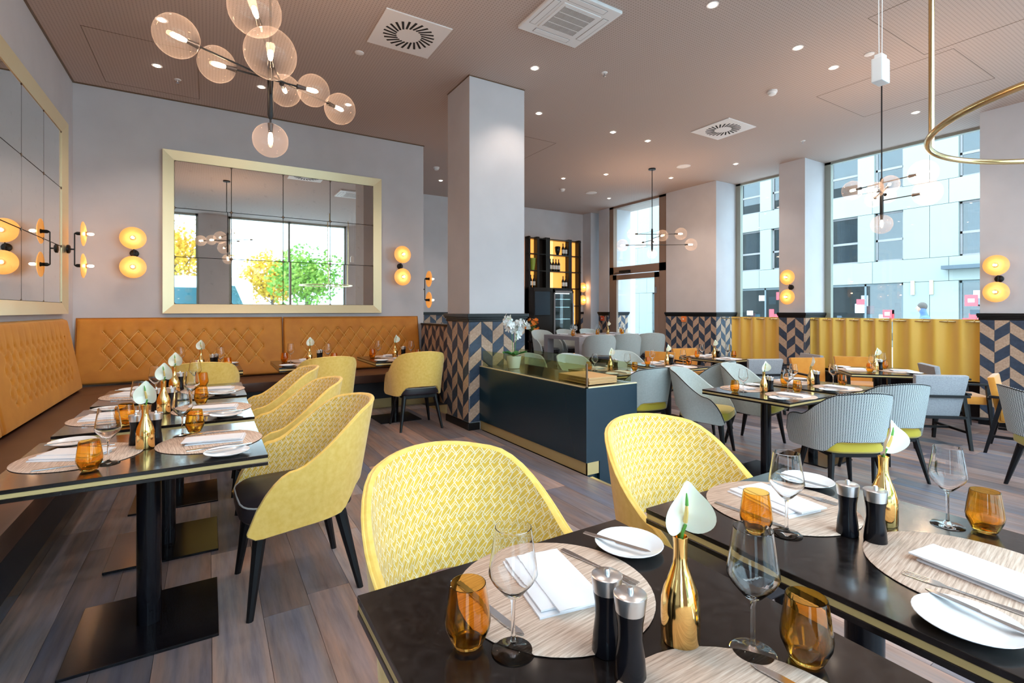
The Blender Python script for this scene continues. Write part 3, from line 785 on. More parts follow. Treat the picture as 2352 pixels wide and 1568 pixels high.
knife = [(-.006, -.105), (.006, -.105), (.0075, -.06), (.005, -.005), (.0045, .0), (.010, .01), (.0105, .07), (.007, .10), (-.001, .112), (-.005, .10), (-.0045, 0), (-.005, -.005), (-.0075, -.06)]
KN = kmesh('table_knife', 'x', 'knife', outline(MB(), knife, .001, .0025), 'steel')
BK = kmesh('butter_knife', 'x', 'knife', outline(MB(), [(x, y*.8) for x, y in knife], .001, .0022), 'steel')
b = MB(); outline(b, [(-.006, -.105), (.006, -.105), (.0075, -.08), (.0035, -.02), (.003, .03), (.0115, .045), (.0125, .06), (-.0125, .06), (-.0115, .045), (-.003, .03), (-.0035, -.02), (-.0075, -.08)], .001, .0022)
for i in range(4): x = -.0125+.0071*i; outline(b, [(x, .06), (x+.0038, .06), (x+.0030, .104), (x+.0008, .104)], .001, .0018)
FK = kmesh('fork', 'x', 'fork', b, 'steel')
# stemmed glass: one closed skin
out = [(.0, .0), (.036, .0), (.0375, .0015), (.030, .004), (.010, .0075), (.0045, .013), (.0036, .03), (.0036, .082), (.0055, .090), (.016, .098), (.036, .121), (.0425, .134), (.0405, .150), (.0315, .212)]
inn = [(.0303, .2125), (.0391, .150), (.0408, .1345), (.0345, .1225), (.015, .1005), (.004, .0945), (0, .094)]
WG = kmesh('wine_glass', 'x', 'wine glass', MB().lathe(out+inn, 28), 'wine_glass')
TU = kmesh('tumbler', 'x', 'tumbler', MB().lathe([(0, 0), (.020, 0), (.026, .004), (.0385, .032), (.0400, .044), (.0375, .066), (.0315, .108), (.0302, .1085), (.0358, .066), (.0380, .044), (.0365, .033), (.024, .0115), (0, .009)], 28), 'amber_glass')
def mill(name):
    r_ = thing(name, 'x', 'mill')
    part('body', MB().lathe([(.024, 0), (.0255, .003), (.0235, .030), (.0195, .062), (.0205, .085), (.0235, .103), (0, .103)], 24), 'black_gloss', r_)
    cp = part('cap', MB().lathe([(.0235, .1035), (.0265, .128), (.0265, .1305), (.0245, .132), (0, .132)], 24), 'mill_steel', r_)
    part('knob', MB().lathe([(.0055, .132), (.0055, .139), (.004, .1415), (0, .1415)], 12), 'mill_steel', cp)
    return Kind(r_)
ML = mill('pepper_mill')
def vase():
    r_ = thing('bud_vase', 'x', 'vase')
    part('bottle', MB().lathe([(0, 0), (.0315, 0), (.0335, .004), (.0335, .055), (.0330, .072), (.0280, .093), (.0185, .118), (.0130, .135), (.0118, .150), (.0122, .172), (.0135, .1835), (.0118, .184), (.0100, .172), (0, .165)], 28), 'vase_gold', r_)
    fl = part('flower_stem', MB().tube([(0, 0, .10), (.001, .001, .17), (.004, .0, .19), (.008, -.004, .205)], .0028, 8), 'stem_green', r_)
    def sp(i, j):
        a = (i-.5)*2*pi; r = j
        k = 1-.30*math.exp(-((abs(a)-pi)/.5)**2); tip = 1+.35*math.exp(-(a/.35)**2)
        x = .042*r*sin(a)*k; z = .046*r*cos(a)*k*tip+.010
        y = -.006-.028*(r**2)*(abs(sin(a))**1.5)-.010*r*cos(a)+.004*sin(3*a)*r
        return (x+.006, y, .215+z)
    o_ = MB(); o_.grid(sp, 40, 8); p = part('spathe', o_, 'spathe', fl)
    part('spadix', MB().tube([(.006, -.008, .212), (.005, -.016, .232), (.003, -.022, .252)], [.0042, .0036, .0016], 8), 'spadix_yellow', fl)
    part('spadix_tip', MB().tube([(.004, -.020, .246), (.003, -.0225, .257), (.002, -.024, .268)], [.0032, .0026, .0010], 8), 'spadix_green', fl)
    return Kind(r_)
VA = vase()
def setting(tbl, seat, items, top, jig=0):
    (lx, ly, lz), a, ph = TB[tbl]; rz = R(a)+(pi if seat else 0)
    c_, s_ = cos(rz), sin(rz)
    def P(u, v, z=0): return (lx+u*c_-v*s_, ly+u*s_+v*c_, lz+top+z)
    side = {0: ('near side', 'far side'), 90: ('chair side', 'banquette side'), 42: ('window side', 'back side')}[a][seat]
    if tbl in ('L4', 'B1', 'B2'): side = ('chair side', 'banquette side')[seat]
    rn = random.Random(hash((tbl, seat)) if False else sum(map(ord, tbl))*7+seat)
    j = lambda k=.008: rn.uniform(-k, k)
    at = '%s of %s' % (side, ph)
    mx, my = 0+j(), -.225+j(.005)
    if 'm' in items: PM.put(P(mx, my), rz+j(.2), 'round woven placemat on %s' % at, 'round woven placemats')
    z = .0034 if 'm' in items else 0
    if 'n' in items: NP.put(P(mx+.0+j(), my-.02+j(), z), rz+R(-12)+j(.25), 'folded white napkin on %s' % at, 'folded white napkins')
    if 'k' in items: KN.put(P(mx+.150, my-.01+j(), z), rz+R(4)+j(.08), 'steel knife on %s' % at, 'table knives')
    if 'f' in items: FK.put(P(mx-.135, my-.015+j(), z), rz+R(8)+j(.08), 'steel fork on %s' % at, 'forks')
    if 'p' in items: BP.put(P(-.262+j(), -.285+j(.01)), rz, 'white bread plate on %s' % at, 'white bread plates')
    if 'b' in items: BK.put(P(-.225+j(), -.29, .0168), rz+R(6)+j(.3), 'butter knife across the plate on %s' % at, 'butter knives')
    if 'g' in items: WG.put(P(.172+j(), -.112+j()), rz, 'clear wine glass on %s' % at, 'clear wine glasses')
    if 't' in items: TU.put(P(.236+j(), -.160+j()), rz, 'amber tumbler on %s' % at, 'amber glass tumblers')
def centre(tbl, top, v, mills, flr):
    (lx, ly, lz), a, ph = TB[tbl]
    VA.put((lx+v[0], ly+v[1], lz+top), R(flr), 'gold bud vase with white anthurium on %s' % ph, 'gold bud vases')
    for i, (mx, my) in enumerate(mills):
        ML.put((lx+mx, ly+my, lz+top), random.random()*6, '%s mill with steel cap on %s' % (('left black', 'right black')[i], ph), 'black mills with steel caps')
full = 'mnkfpbgt'
for k in TB:
    top = .7375 if k[0] not in 'TC' else .7385
    it = full if k in ('F', 'G', 'L1', 'L2', 'L3', 'T1', 'T2') else 'mnpgt'
    setting(k, 0, {'F': 'mgtk', 'G': 'mnfpb'}.get(k, it), top)
    setting(k, 1, it, top)
    if k == 'G':
        WG.put((1.711, .529, .7375), 0, 'clear wine glass near right photo edge on right foreground table', 'clear wine glasses')
        TU.put((1.745, .462, .7375), 0, 'amber tumbler near right photo edge on right foreground table', 'amber glass tumblers')
    if k == 'F': centre(k, top, (.098, -.018), [(-.033, .028), (-.040, -.034)], -30)
    elif k == 'G': centre(k, top, (.12, .005), [(-.035, .024), (-.022, -.034)], -10)
    elif k[0] == 'L' and k != 'L4': centre(k, top, (-.015, .015), [(-.055, .095), (.015, .10)], -20+30*random.random())
    elif k in ('L4', 'B1', 'B2'): centre(k, top, (0, 0), [(.10, .0), (.13, .05)], -30+50*random.random())
    else: centre(k, top, (.0, .02), [(.08, .0), (.11, .05)], -30+60*random.random())
TBH = [(-.75, -.38), (-.1, -.38), (.6, -.38), (-.75, .38), (-.05, .38), (.65, .38)]
for i, (x, y) in enumerate(TBH):
    who = ('front left', 'front middle', 'front right', 'rear left', 'rear middle', 'rear right')[i]
    s_ = 1 if y > 0 else -1
    NP.put((7.28+x, 8.2+y, .8005), R(90), 'white napkin at %s place of the communal table' % who, 'folded white napkins')
    WG.put((7.28+x+.17*s_, 8.2+y*.68, .8005), 0, 'clear wine glass at %s place of the communal table' % who, 'clear wine glasses')
    TU.put((7.28+x+.25*s_, 8.2+y*.80, .8005), 0, 'amber tumbler at %s place of the communal table' % who, 'amber glass tumblers')
VA.put((7.50, 8.2, .8005), 0, 'gold bud vase with white anthurium on the communal table', 'gold bud vases')
# ---------------------------------------------------------------- black counter box, screen, orchid, menus
BX0, BX1, BY0, BY1, BZ = 2.57, 3.13, 3.06, 4.89, .705
m = mat('counter_panel', (.005, .024, .040), .26)
emit('strip_light', (.9, .95, 1), 3)
bx = thing('host_counter', 'black box counter with gold plinth standing at the floor step beside the pillar', 'counter', (2.85, 3.97, LF))
o = Vector((2.85, 3.97, LF))
def wb(*a): return MB().box(a[0]-o.x, a[1]-o.y, a[2]-o.z, a[3]-o.x, a[4]-o.y, a[5]-o.z)
part('body', wb(BX0+.035, BY0+.035, LF, BX1, BY1, .10), 'counter_panel', bx, False)
part('side_panel', wb(BX0, BY0+.018, .10, BX0+.018, BY1, BZ-.008), 'counter_panel', bx, False)
part('front_panel', wb(BX0, BY0, .10, BX1, BY0+.018, BZ-.008), 'counter_panel', bx, False)
part('lower_front_panel', wb(BX0+.14, BY0, LF, BX1, BY0+.035, .10), 'counter_panel', bx, False)
part('plinth', wb(BX0+.012, BY0+.004, .003, BX0+.035, BY1, .10), 'gold_paint', bx, False)
part('plinth_end', wb(BX0+.012, BY0+.0, .003, BX0+.13, BY0+.02, .10), 'gold_paint', bx, False)
b = wb(BX0, BY0, BZ-.008, BX1, BY0+.02, BZ); b.T = Matrix()
b.add([tuple(Vector(p)-o) for p in [(BX0, BY0, BZ-.008), (BX0+.02, BY0, BZ-.008), (BX0+.02, BY1, BZ-.008), (BX0, BY1, BZ-.008), (BX0, BY0, BZ), (BX0+.02, BY0, BZ), (BX0+.02, BY1, BZ), (BX0, BY1, BZ)]],
      [(3, 2, 1, 0), (4, 5, 6, 7), (0, 1, 5, 4), (1, 2, 6, 5), (2, 3, 7, 6), (3, 0, 4, 7)])
part('brass_trim', b, 'gold_frame', bx, False)
part('counter_top', wb(BX0+.02, BY0+.02, BZ-.03, BX1, BY1, BZ-.004), 'table_top', bx, False)
sc = thing('glass_screen', 'low green-tinted glass screen standing on the black counter', 'glass screen', (2.7, 3.97, BZ))
o2 = Vector((2.7, 3.97, BZ))
def wb2(*a): return MB().box(a[0]-o2.x, a[1]-o2.y, a[2]-o2.z, a[3]-o2.x, a[4]-o2.y, a[5]-o2.z)
part('glass_panel', wb2(BX0+.03, BY0+.04, BZ, BX0+.038, BY1-.02, BZ+.17), 'screen_glass', sc, False)
part('glass_panel', wb2(BX1-.04, BY0+.04, BZ, BX1-.032, BY1-.02, BZ+.17), 'screen_glass', sc, False)
part('post', wb2(BX0+.027, BY0+.028, BZ, BX0+.039, BY0+.040, BZ+.185), 'bronze', sc, False)
for i in range(5):
    b = MB().box(-.155, -.21, 0, .155, .21, .0105)
    tag = ('lowest', 'second lowest', 'middle', 'second from top', 'topmost')[i]
    ob('menu_board', b.mesh('menu_board', 'card_wood', False, .001), None, (2.83+random.uniform(-.004, .004), 3.36+random.uniform(-.005, .005), BZ+.0005+i*.0115), (0, 0, random.uniform(-.02, .02)), label='wooden menu board on the black counter, %s of the stack' % tag, category='menu', group='stack of menu boards')
# orchid
oc = thing('potted_orchid', 'white orchid with two flower stems in a pale pot on the black counter', 'orchid', (2.79, 4.52, BZ))
pt = part('pot', MB().lathe([(.0, 0), (.062, 0), (.078, .09), (.083, .13), (.076, .13), (.07, .11), (0, .11)], 20), 'china', oc)
part('soil', MB().lathe([(.07, .112), (0, .118)], 16), 'soil', pt)
def leaf(L_, w_, droop):
    def f(i, j):
        y = L_*j; w = w_*math.sin(pi*min(1, .08+j*.92))**.6
        return ((i-.5)*w, y*cos(droop*j), .12+y*.55*(1-j*.75*droop)+abs(i-.5)*w*.5)
    b = MB(); b.grid(f, 4, 10); b.grid(f, 4, 10, flip=True); return b
for k, (a, L_) in enumerate([(20, .20), (95, .22), (160, .19), (230, .23), (300, .21), (345, .16)]):
    part('leaf', leaf(L_, .065, .9), 'leaf_green', oc, True, 0, (0, 0, 0), (0, 0, R(a)))
pm = MB()
for k in range(5):
    a = 2*pi*k/5; w = 1.25 if k in (1, 4) else .9
    def f(i, j, a=a, w=w):
        r = .046*j; t_ = (i-.5)*1.15*w*sin(pi*min(.93, .18+j*.75))
        return (r*sin(a+t_), -.004-.010*j*j, r*cos(a+t_))
    pm.grid(f, 4, 4); 
pm.ball((0, -.006, 0), .009, 8)
fm = pm.mesh('flower', 'petal')
for sgn, (bxx, byy), hh, dr in ((0, (-.01, .0), .42, (.11, .05)), (1, (.02, .02), .36, (-.10, -.07))):
    pts = []
    for k in range(13):
        t_ = k/12; bend = max(0, t_-.7)/.3
        pts.append((bxx+(-1 if sgn == 0 else 1)*(.05*t_+.07*bend*bend), byy-.02*t_-.03*bend, .11+hh*sin(t_*1.75)/sin(1.5708)))
    st = part('flower_stem', MB().tube(pts, .0028, 6), 'stem_green', oc)
    rn = random.Random(5+sgn)
    for k in range(16):
        p = Vector(pts[5+int(k*.5)]); 
        ob('flower', fm, st, p+Vector((rn.uniform(-.05, .05), rn.uniform(-.04, .04), rn.uniform(-.06, .04))), (rn.uniform(-.5, .5), rn.uniform(-.3, .3), rn.uniform(-1.6, 1.2)))

# ---------------------------------------------------------------- lamps: globe chandeliers
def chandelier(label, at, arms, stem_len, flip=1):
    """arms: list of (dx,dy,dz,radius) globe centres relative to the hub; at = hub centre"""
    x, y, z = at; r_ = thing('globe_chandelier', label, 'chandelier', (x, y, CZ), 0, 'black globe chandeliers')
    part('ceiling_rose', MB().lathe([(.065, -.022), (.065, 0)], 24), 'black_matte', r_)
    part('rod', MB().tube([(0, 0, -.02), (0, 0, z-CZ+.15)], .007, 8), 'black_matte', r_)
    part('hub', MB().lathe([(.010, z-CZ-.24), (.017, z-CZ-.22), (.017, z-CZ+.14), (.010, z-CZ+.16)], 16), 'leg_black', r_)
    for (dx, dy, dz, gr) in arms:
        v = Vector((dx, dy, dz)); d = Vector((dx, dy, 0)).normalized() if abs(dx)+abs(dy) > .03 else Vector((0, 0, -1))
        base = Vector((0, 0, z-CZ+(dz if d.z == 0 else -.2)))
        if d.z == 0: base.z = z-CZ+max(-.2, min(.12, dz))
        c0 = Vector((dx, dy, z-CZ+dz)); d = (c0-base).normalized()
        e = c0-d*gr*.80
        part('arm', MB().tube([base, e], .0055, 8), 'black_matte', r_)
        g_ = part('globe', MB().ball((0, 0, 0), gr, 28), 'globe_glass', r_, loc=c0)
        sk = MB().tube([c0-d*gr*1.02, c0-d*gr*.45], [.016, .011], 12)
        s_ = part('socket', sk, 'bulb_socket', r_)
        part('bulb', MB().tube([c0-d*gr*.45, c0-d*gr*.38, c0-d*gr*.1, c0+d*gr*.18, c0+d*gr*.28], [.006, .011, .014, .012, .004], 10), 'bulb', s_)
    return r_
A1 = [(-.46, -.27, 0, .105), (.47, .29, .02, .105), (-.28, -.04, .0, .098), (.25, .03, 0, .098), (-.05, -.52, -.09, .125), (-.12, -.50, .12, .125), (.13, .42, .12, .105), (0, 0, -.37, .10)]
chandelier('large globe chandelier hanging in the left foreground with eight clear globes', (.318, 3.32, 2.72), A1, 1)
chandelier('globe chandelier in front of the right window above hatched chairs', (6.11, 2.44, 2.57), [(a*.78, b_*.78, c_*.9, d*.82 if i < 4 else d*1.0) for i, (a, b_, c_, d) in enumerate(A1)], 1)
def w2(px, py, t):
    s_, c_ = sin(.5494), cos(.5494); u = (px-1176)/1137; return (t*(s_+c_*u), t*(c_-s_*u), 1.32+(713-py)/1137*t)
hub = (6.93, 6.40, 2.66)
chandelier('distant globe chandelier hanging before the glazed door', hub, [(-.33, .17, .06, .10), (.42, -.30, .06, .11), (-.45, .30, -.14, .11), (.55, -.42, -.14, .11), (.10, .38, -.05, .10), (-.12, -.35, -.02, .10), (.0, .0, -.30, .09), (.28, .22, -.05, .09)], 1)
# sconces: two alabaster discs on a slim bracket (local: face towards -y, wall at y=0)
def sconce():
    r_ = thing('disc_sconce', 'x', 'wall lamp', group='double disc wall lamps')
    mb = MB(); mb.T = Matrix.Rotation(pi/2, 4, 'X')
    mb.lathe([(.045, 0), (.045, .018), (.035, .026), (0, .028)], 20); part('wall_plate', mb, 'leg_black', r_)
    br = part('bracket', MB().tube([(0, -.06, -.17), (0, -.06, .17)], .006, 8).tube([(0, 0, 0), (0, -.06, 0)], .008, 8), 'leg_black', r_)
    for s in (-1, 1):
        z = s*.17
        mb = MB(); mb.T = Matrix.Translation((0, -.145, z)) @ Matrix.Rotation(pi/2, 4, 'X')
        mb.lathe([(0, 0), (.05, -.001), (.10, -.009), (.128, -.018), (.129, -.013), (.10, -.001), (.05, .007), (0, .008)], 40)
        d = part('disc', mb, 'sconce_disc', r_)
        mb = MB(); mb.T = Matrix.Translation((0, -.06, z)) @ Matrix.Rotation(pi/2, 4, 'X')
        mb.lathe([(.006, 0), (.018, .02), (.018, .06), (.024, .075), (0, .078)], 16); part('socket', mb, 'leg_black', r_)
        mb = MB(); mb.T = Matrix.Translation((0, -.153, z)) @ Matrix.Rotation(pi/2, 4, 'X')
        mb.lathe([(.024, 0), (.024, .012), (.0, .014)], 20); part('collar', mb, 'brass', d)
        mb = MB(); mb.T = Matrix.Translation((0, -.165, z)) @ Matrix.Rotation(pi/2, 4, 'X')
        mb.lathe([(.008, 0), (.014, .014), (.015, .032), (.010, .05), (0, .056)], 14); part('bulb', mb, 'sconce_bulb', r_)
    return Kind(r_)
SC = sconce(); g = 'double disc wall lamps'
for (x, y, z, a, lb) in [(-.758, 7.398, 2.0, 0, 'double disc wall lamp left of the back wall mirror'), (2.505, 7.398, 2.0, 0, 'double disc wall lamp right of the back wall mirror'),
    (-1.268, 6.86, 1.965, 90, 'double disc wall lamp seen edge-on at the left mirror frame'), (8.648, 4.81, 1.725, -90, 'double disc wall lamp on the narrow pier between windows'),
    (8.648, 2.15, 1.725, -90, 'double disc wall lamp on the right pier'), (2.892, 7.50, 1.66, 90, 'double disc wall lamp in the passage beside the pillar'),
    (8.545, 10.448, 1.77, 0, 'small distant double disc wall lamp beside the wine shelves')]:
    SC.put((x, y, z), R(a), lb, g)
# downlights
def downlight():
    r_ = thing('ceiling_downlight', 'x', 'downlight')
    part('trim_ring', MB().lathe([(.050, 0), (.050, -.004), (.036, -.004), (.033, .0), (.033, -.001)], 24, cap=False), 'vent_white', r_)
    part('lens', MB().lathe([(.024, -.006), (.020, -.011), (0, -.013)], 16), 'spot_lens', r_)
    return Kind(r_)
DL = downlight()
pos = [(-.47, 6.45), (.52, 6.43), (-.36, 5.41), (1.5, 6.41), (2.98, 4.40), (3.71, 5.38), (3.95, 9.18), (5.02, 5.38), (5.73, 5.38), (5.94, 7.77), (6.46, 7.12), (7.96, 5.41), (3.655, 2.7), (4.97, 2.70), (5.70, 2.72), (7.91, 2.775), (7.715, 6.64), (7.9, 8.6)]
words_ = ['in the ceiling corner left of the chandelier', 'behind the chandelier stem', 'beside the leftmost chandelier globe', 'right of the lowest chandelier arm globe', 'between pillar top and air conditioner', 'right of the pillar top', 'through the gap left of the pillar',
  'first of the pair right of the pillar', 'second of the pair right of the pillar', 'above the wine shelves', 'left of the distant chandelier rose', 'beside the round ceiling speaker', 'at the top edge of the photo', 'above the right window bays, nearer one', 'just left of the right chandelier rose', 'above the right window bay near the glass', 'above the dark patterned pier', 'in front of the glazed door']
for i, (x, y) in enumerate(pos):
    DL.put((x, y, CZ), 0, 'recessed ceiling spotlight ' + words_[i], 'recessed ceiling spotlights')
# the spots' own light plus added out-of-view spots, without fittings, to lift the room
for i, (x, y) in enumerate(pos+[(.5, 1.2), (1.5, 2.7), (2.6, 1.2), (4.4, .6), (6.2, .6), (-.4, 3.4), (1.6, .2)]):
    L = bpy.data.lights.new('spot', 'SPOT'); L.energy = SPOT; L.color = (1, .84, .72); L.spot_size = R(105); L.spot_blend = .6; L.shadow_soft_size = .05
    o_ = bpy.data.objects.new('spot_lamp', L); COL.objects.link(o_); o_.location = (x, y, CZ-.03)
for x, y, lb in [(1.293, 5.06, 'white round ceiling sensor above the chandelier end'), (5.71, 2.39, 'white round ceiling sensor beside the hanging white box')]:
    ob('ceiling_sensor', MB().lathe([(.045, 0), (.045, -.006), (.03, -.012), (0, -.013)], 20).mesh('ceiling_sensor', 'vent_white'), None, (x, y, CZ), label=lb, category='sensor')
for x, y, lb in [(-.30, 6.72, 'small ceiling sprinkler near the ceiling corner'), (3.69, 4.09, 'small ceiling sprinkler right of the pillar'), (7.76, 4.14, 'small ceiling sprinkler before the window bay')]:
    r_ = thing('sprinkler', lb, 'sprinkler', (x, y, CZ)); part('plate', MB().lathe([(.035, 0), (.03, -.008), (0, -.009)], 16), 'vent_white', r_)
    part('nozzle', MB().lathe([(.009, -.008), (.006, -.03), (.016, -.036), (.016, -.039), (0, -.04)], 12), 'steel', r_)
for x, y, lb in [(3.52, 8.38, 'white smoke detector in the gap left of the pillar'), (6.455, 8.47, 'white smoke detector above the wine shelves'), (5.69, 3.39, 'white smoke detector before the square swirl vent')]:
    r_ = thing('smoke_detector', lb, 'smoke detector', (x, y, CZ)); part('base', MB().lathe([(.055, 0), (.055, -.02), (.05, -.025)], 20), 'vent_white', r_)
    part('dome', MB().lathe([(.045, -.025), (.04, -.045), (.02, -.055), (0, -.056)], 20), 'white_plastic', r_)
for x, y, lb in [(7.3, 6.0, 'round white ceiling speaker before the dark pier'), (7.21, 8.42, 'round white ceiling speaker near the door'), (5.95, 1.0, 'round white ceiling speaker behind the brass ring')]:
    r_ = thing('ceiling_speaker', lb, 'speaker', (x, y, CZ)); part('rim', MB().lathe([(.125, 0), (.12, -.008), (.112, -.008)], 32, cap=False), 'vent_white', r_)
    part('grille', MB().lathe([(.112, -.005), (0, -.007)], 32), 'vent_white', r_)
# swirl vents
def swirl(label, x, y):
    r_ = thing('swirl_vent', label, 'air vent', (x, y, CZ)); part('plate', MB().box(-.31, -.31, -.012, .31, .31, 0), 'vent_white', r_, False, .002)
    for k in range(24):
        a = 2*pi*k/24; tilt = R(24)
        b = MB(); c_, s_ = cos(a), sin(a)
        P = [(0, -.009), (.125, -.011), (.125, .011), (0, .009)]
        vs = []
        for (u, v) in P:
            uu = u*cos(tilt)-v*sin(tilt); vv = u*sin(tilt)+v*cos(tilt); X, Y = .115+uu, vv
            vs.append((X*c_-Y*s_, X*s_+Y*c_, -.0135))
        vs += [(p[0], p[1], -.011) for p in vs]
        part('slot', b.add(vs, [(3, 2, 1, 0), (4, 5, 6, 7), (0, 1, 5, 4), (1, 2, 6, 5), (2, 3, 7, 6), (3, 0, 4, 7)]), 'dark_void', r_, False)
swirl('square white ceiling vent with radial slots near the large chandelier', 1.608, 4.49)
swirl('square white ceiling vent with radial slots farther right', 6.28, 4.47)
ac = thing('ceiling_cassette', 'white four-way air conditioner cassette set in the ceiling', 'air conditioner', (2.73, 3.49, CZ))
part('fascia', MB().box(-.33, -.33, -.03, .33, .33, 0), 'white_plastic', ac, False, .008)
gr = part('grille_frame', MB().box(-.20, -.20, -.036, .20, .20, -.028), 'white_plastic', ac, False, .003)
b = MB()
for i in range(30):
    x = -.165+i*.33/29; b.box(x-.0022, -.165, -.0375, x+.0022, .165, -.036)
part('grille_slots', b, 'vent_grey', gr, False)
b = MB().box(-.17, -.17, -.0368, .17, .17, -.0362); part('filter', b, 'vent_grey', gr, False)
b = MB()
for i in range(34): x = -.165+i*.33/33; b.box(x-.0018, -.165, -.0385, x+.0018, .165, -.0372)
for i in range(5): y = -.165+i*.33/4; b.box(-.168, y-.004, -.039, .168, y+.004, -.0372)
part('grille_bars', b, 'white_plastic', gr, False)
for k in range(4):
    part('air_flap', MB().box(-.19, .235, -.034, .19, .29, -.029), 'white_plastic', ac, False, .003, rot=(0, 0, k*pi/2))
    part('flap_gap', MB().box(-.195, .231, -.0312, .195, .294, -.0298), 'vent_grey', ac, False, rot=(0, 0, k*pi/2))
# brass ring on rods
rg = thing('ring_pendant', 'large brass ring hanging on a thin rod at the top right', 'pendant lamp', (2.80, .2, 2.02))
part('ring', MB().tube([(.70*cos(2*pi*k/72), .70*sin(2*pi*k/72), 0) for k in range(72)], .0125, 12, closed=True), 'brass', rg)
part('rod', MB().tube([(-.07, .70, 0), (-.07, .70, CZ-2.02)], .011, 10), 'brass', rg)
part('rod', MB().tube([(.65, -.25, 0), (.65, -.25, CZ-2.02)], .011, 10), 'brass', rg)
ex = thing('hanging_sensor_box', 'small white box hanging on two thin wires before right chandelier', 'hanging box', (3.24, 1.30, 2.68))
part('housing', MB().box(-.048, -.028, -.075, .048, .028, .06), 'white_plastic', ex, False, .006)
part('top_clip', MB().box(-.03, -.02, .06, .03, .02, .085), 'white_plastic', ex, False, .003)
for s in (-1, 1): part('wire', MB().tube([(s*.018, 0, .08), (s*.03, 0, CZ-2.68)], .0022, 6), 'white_plastic', ex)

# ---------------------------------------------------------------- wine wall
wu = thing('wine_shelf_unit', 'tall black wine shelving with amber backlit panels on the far wall', 'shelving', (7.56, 10.25, 0))
ox, oy = 7.56, 10.25
def ws(x0, y0, z0, x1, y1, z1): return MB().box(x0-ox, y0-oy, z0, x1-ox, y1-oy, z1)
for x0, x1, z0 in ((6.75, 6.80, 0), (7.00, 7.07, 1.9), (7.27, 7.40, 1.9), (8.00, 8.10, 0), (8.33, 8.40, 0)):
    part('post', ws(x0, 10.23, z0, x1, 10.40, 3.17), 'shelf_dark', wu, False)
for z in (1.90, 2.33, 2.75, 3.14): part('shelf', ws(6.75, 10.22, z-.025, 8.40, 10.40, z), 'shelf_dark', wu, False)
for z in (.45, .75, 1.45): part('shelf', ws(8.05, 10.22, z-.02, 8.40, 10.40, z), 'shelf_dark', wu, False)
for x0, x1, z0, z1, mm in [(6.80, 7.00, 1.9, 3.12, 'amber_panel'), (7.07, 7.27, 1.9, 3.12, 'shelf_dark'), (7.40, 7.60, 1.9, 3.12, 'amber_bright'), (7.60, 8.00, 1.9, 3.12, 'amber_panel'), (8.10, 8.33, .1, 3.12, 'amber_panel')]:
    part('back_panel', ws(x0, 10.38, z0, x1, 10.41, z1), mm, wu, False)
part('lower_cabinet', ws(6.75, 10.0, 0, 7.32, 10.40, 1.87), 'shelf_dark', wu, False, .004)
tv = thing('wall_screen', 'dark teal television screen left of the wine fridge', 'television', (6.98, 9.985, 1.5)); part('bezel', MB().box(-.24, -.02, -.30, .24, .012, .30), 'black_matte', tv, False, .004); part('screen', MB().box(-.225, -.024, -.285, .225, -.019, .285), 'tv_dark', tv, False)
fr = thing('wine_fridge', 'tall black glass-fronted wine fridge under the shelves', 'fridge', (7.68, 10.2, 0))
part('cabinet', MB().box(-.31, .15, .02, .31, .2, 1.86).box(-.31, -.15, .02, -.27, .2, 1.86).box(.27, -.15, .02, .31, .2, 1.86).box(-.31, -.15, 1.80, .31, .2, 1.86).box(-.31, -.15, .02, .31, .2, .20), 'shelf_dark', fr, False)
dd = part('door', MB().box(-.31, -.18, .2, -.27, -.15, 1.82).box(.27, -.18, .2, .31, -.15, 1.82).box(-.31, -.18, 1.77, .31, -.15, 1.82).box(-.31, -.18, .2, .31, -.15, .25), 'vent_grey', fr, False)
part('door_glass', MB().box(-.27, -.17, .25, .27, -.16, 1.77), 'window_glass', dd, False)
part('handle', MB().tube([(.285, -.21, .5), (.285, -.21, 1.5)], .01, 8), 'steel', dd)
part('light_strip', MB().box(-.22, -.12, 1.745, .22, -.10, 1.76), 'strip_light', fr, False)
for z in (.5, .8, 1.1, 1.4, 1.6): part('rack', MB().box(-.27, -.13, z, .27, .14, z+.012), 'steel', fr, False)
def bottle(name, label, bodym, lab):
    r_ = thing(name, label, 'bottle'); k = [(0, 0), (.036, 0), (.038, .004), (.038, .18), (.030, .21), (.014, .235), (.0135, .30), (.015, .302), (.015, .312), (0, .312)]
    part('glass_body', MB().lathe(k, 18), bodym, r_)
    part('label', MB().lathe([(.0386, .05), (.0386, .15)], 18, cap=False), lab, r_); return Kind(r_)
WB = bottle('wine_bottle', 'x', 'bottle_glass', 'bottle_label')
for x, z, lb in [(7.86, 2.752, 'wine bottle on the top shelf, left of the pair'), (7.95, 2.752, 'wine bottle on the top shelf, right of the pair'),
     (7.45, 2.332, 'wine bottle first in the row of four on the middle shelf'), (7.54, 2.332, 'wine bottle second in the row of four on the middle shelf'), (7.63, 2.332, 'wine bottle third in the row of four on the middle shelf'), (7.72, 2.332, 'wine bottle last in the row of four on the middle shelf'),
     (6.85, 1.902, 'wine bottle left of the pair above the television'), (6.95, 1.902, 'wine bottle right of the pair above the television'), (7.86, 1.902, 'wine bottle left one above the wine fridge'), (7.95, 1.902, 'wine bottle right one above the wine fridge'),
     (8.20, .752, 'wine bottle low in the right column of the shelving'), (8.29, .752, 'dark wine bottle beside the low labelled one in right column')]:
    WB.put((x, 10.295, z), random.random()*.4-.2, lb, 'wine bottles on the backlit shelves')
ob('ice_bucket', MB().lathe([(0, 0), (.03, 0), (.06, .08), (.075, .20), (.065, .22), (.06, .20), (0, .18)], 20).mesh('ice_bucket', 'black_gloss'), None, (7.68, 10.29, 2.752), label='black bulbous pot on the top shelf', category='pot')
